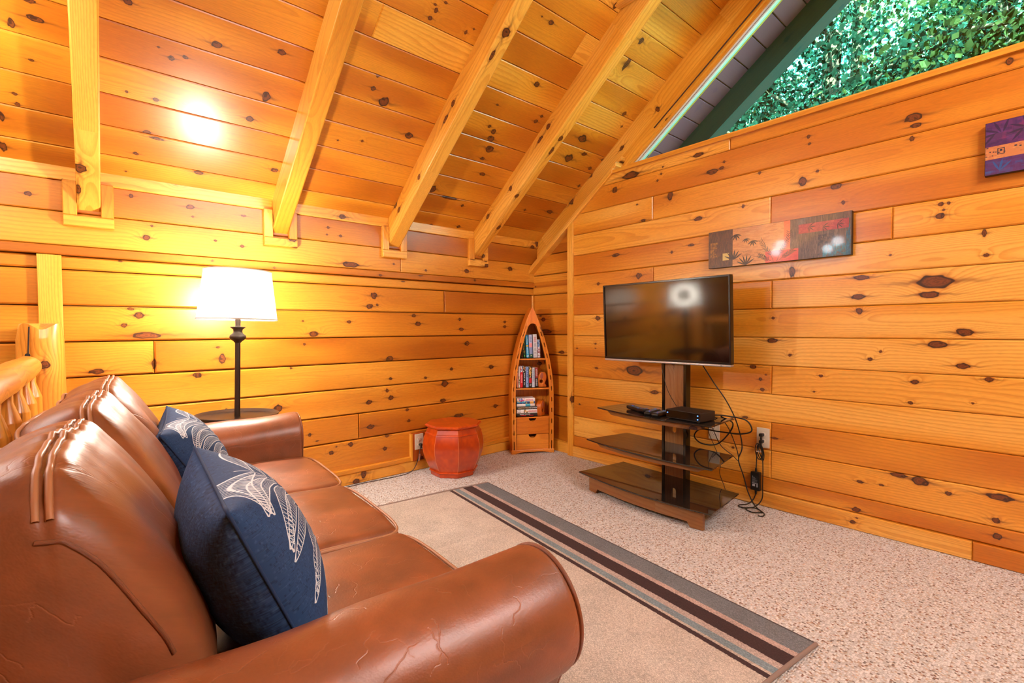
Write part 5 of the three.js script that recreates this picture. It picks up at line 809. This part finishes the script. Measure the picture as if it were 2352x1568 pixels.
// ---------------------------------------------------------------- outdoors: gable overhang and trees
{
  const O = structure('trim_15'); O.userData.label = 'roof overhang outside the window';
  const stain = std({ color: 0x8e4a5e, roughness: .7 }), dark = std({ color: 0x33433f, roughness: .7 });
  const fr = (x, l, h) => V3(x, EAVE + SLOPE * l / SL + .03 - h / SL, l / SL + h * SLOPE / SL);
  for (let l0 = -.3, i = 0; l0 < RIDGE * SL; l0 += .16, i++) mesh('soffit_board', board(fr, rect(.2, .8, l0 + .003, Math.min(RIDGE * SL, l0 + .16) - .003), .025, .004), stain, O);
  const f2 = (x, l, h) => V3(x, EAVE + SLOPE * l / SL + .03 - h / SL, FRONT - l / SL - h * SLOPE / SL);
  for (let l0 = -.3; l0 < RIDGE * SL; l0 += .16) mesh('soffit_board', board(f2, rect(.2, .8, l0 + .003, Math.min(RIDGE * SL, l0 + .16) - .003), .025, .004), stain, O);
  const pr = (pts, x0, x1) => { const s = new THREE.Shape(pts.map(([z, y]) => new THREE.Vector2(-z, y))); const g = new THREE.ExtrudeGeometry(s, { depth: x1 - x0, bevelEnabled: false }); g.rotateY(Math.PI / 2); g.translate(x0, 0, 0); return g; };
  const cy = (z) => EAVE + SLOPE * z;
  mesh('barge_rafter', pr([[-.5, cy(-.5) - .2], [RIDGE, cy(RIDGE) - .2], [RIDGE, cy(RIDGE) + .26], [-.5, cy(-.5) + .26]], .77, .9), dark, O);
  mesh('barge_rafter', pr([[FRONT + .5, cy(-.5) - .2], [FRONT + .5, cy(-.5) + .26], [RIDGE, cy(RIDGE) + .26], [RIDGE, cy(RIDGE) - .2]], .77, .9), dark, O);
  mesh('roof_skin', pr([[-.55, cy(-.55) + .03], [RIDGE, cy(RIDGE) + .03], [RIDGE, cy(RIDGE) + .26], [-.55, cy(-.55) + .26]], .2, .95), M.gap, O); mesh('roof_skin', pr([[FRONT + .55, cy(-.55) + .03], [FRONT + .55, cy(-.55) + .26], [RIDGE, cy(RIDGE) + .26], [RIDGE, cy(RIDGE) + .03]], .2, .95), M.gap, O);
  const gnd = structure('ground'); const gg = new THREE.PlaneGeometry(60, 60, 1, 1); gg.rotateX(-Math.PI / 2); gg.translate(20, -3.2, 0); mesh('forest_floor', gg, std({ color: 0x4a4a2c, roughness: 1 }), gnd);
  const bark = std({ color: 0x4b3a2c, roughness: .95 });
  const leafM = [[.20, .50, .26], [.13, .46, .34], [.42, .60, .24]].map((c) => phy({ color: new THREE.Color().setRGB(...c), roughness: .55, transmission: .3, thickness: 0, side: THREE.DoubleSide }));
  const tree = (label, x, z, h, r, n, seed, mat) => {
    const T = thing('broadleaf_tree', label, 'tree', [x, -3.2, z], 0, 'trees outside the gable window'), R = rng(seed), tips = [];
    mesh('trunk', tube([[0, 0, 0], [.1, h * .3, .05], [-.05, h * .6, -.1], [.05, h * .95, 0]], .13, 24, 8), bark, T);
    const br = []; for (let i = 0; i < 26; i++) { const a = R() * 6.28, y = h * (.22 + .72 * R()), l = r * (.5 + .6 * R()) * (1.15 - .5 * y / h), e = [Math.cos(a) * l, y + l * (.1 + .4 * R()), Math.sin(a) * l]; br.push(tube([[0, y - .2, 0], [e[0] * .5, (y + e[1]) / 2 + .1, e[2] * .5], e], .025, 8, 5)); for (let k = 0; k < 3; k++) tips.push([e[0] * (.45 + .3 * k), y + (e[1] - y) * (.4 + .3 * k), e[2] * (.45 + .3 * k), .45 + R() * .5]); } mesh('branches', br, bark, T);
    const P = [], U = [], N = []; for (let i = 0; i < n; i++) { const c = tips[Math.floor(R() * tips.length)], g = () => (R() + R() + R() - 1.5) * 1.15, s = .05 + R() * .07, px = c[0] + g() * c[3], py = c[1] + g() * c[3] * .8, pz = c[2] + g() * c[3], d = V3(R() - .5, R() - .8, R() - .5).normalize(), q = V3(R() - .5, R() - .5, R() - .5).cross(d).setLength(s * .42), m = d.clone().multiplyScalar(s * .5); const a = [px, py, pz], b = [px + m.x + q.x, py + m.y + q.y, pz + m.z + q.z], e = [px + 2 * m.x, py + 2 * m.y, pz + 2 * m.z], f = [px + m.x - q.x, py + m.y - q.y, pz + m.z - q.z]; P.push(...a, ...b, ...e, ...a, ...e, ...f); const nn = d.clone().cross(q).normalize(); for (let k = 0; k < 6; k++) { N.push(nn.x, nn.y, nn.z); U.push(0, 0); } }
    const lg = new THREE.BufferGeometry(); lg.setAttribute('position', new THREE.Float32BufferAttribute(P, 3)); lg.setAttribute('normal', new THREE.Float32BufferAttribute(N, 3)); lg.setAttribute('uv', new THREE.Float32BufferAttribute(U, 2)); const l = mesh('foliage', lg, leafM[mat], T); l.userData.kind = 'stuff';
  };
  const L = 'leafy green tree filling the view from the gable window';
  [[4.6, -2.6, 8.2, 2.3, 24000, 0], [6.2, .6, 9.5, 2.6, 30000, 1], [5.0, 3.6, 9.0, 2.4, 26000, 2], [8.8, -2.4, 12, 3.2, 30000, 1], [9.4, 2.4, 12.5, 3.2, 30000, 0], [8.0, 6.5, 12, 3.2, 12000, 1], [12, -.4, 15, 4, 16000, 2], [6.8, -6, 10, 2.8, 9000, 1], [12.5, 5, 15, 4, 12000, 0], [12, -6, 15, 4, 12000, 1]].forEach(([x, z, h, r, n, m], i) => tree(L, x, z, h, r, n, 100 + i, m));
}
renderer.render(scene, camera);
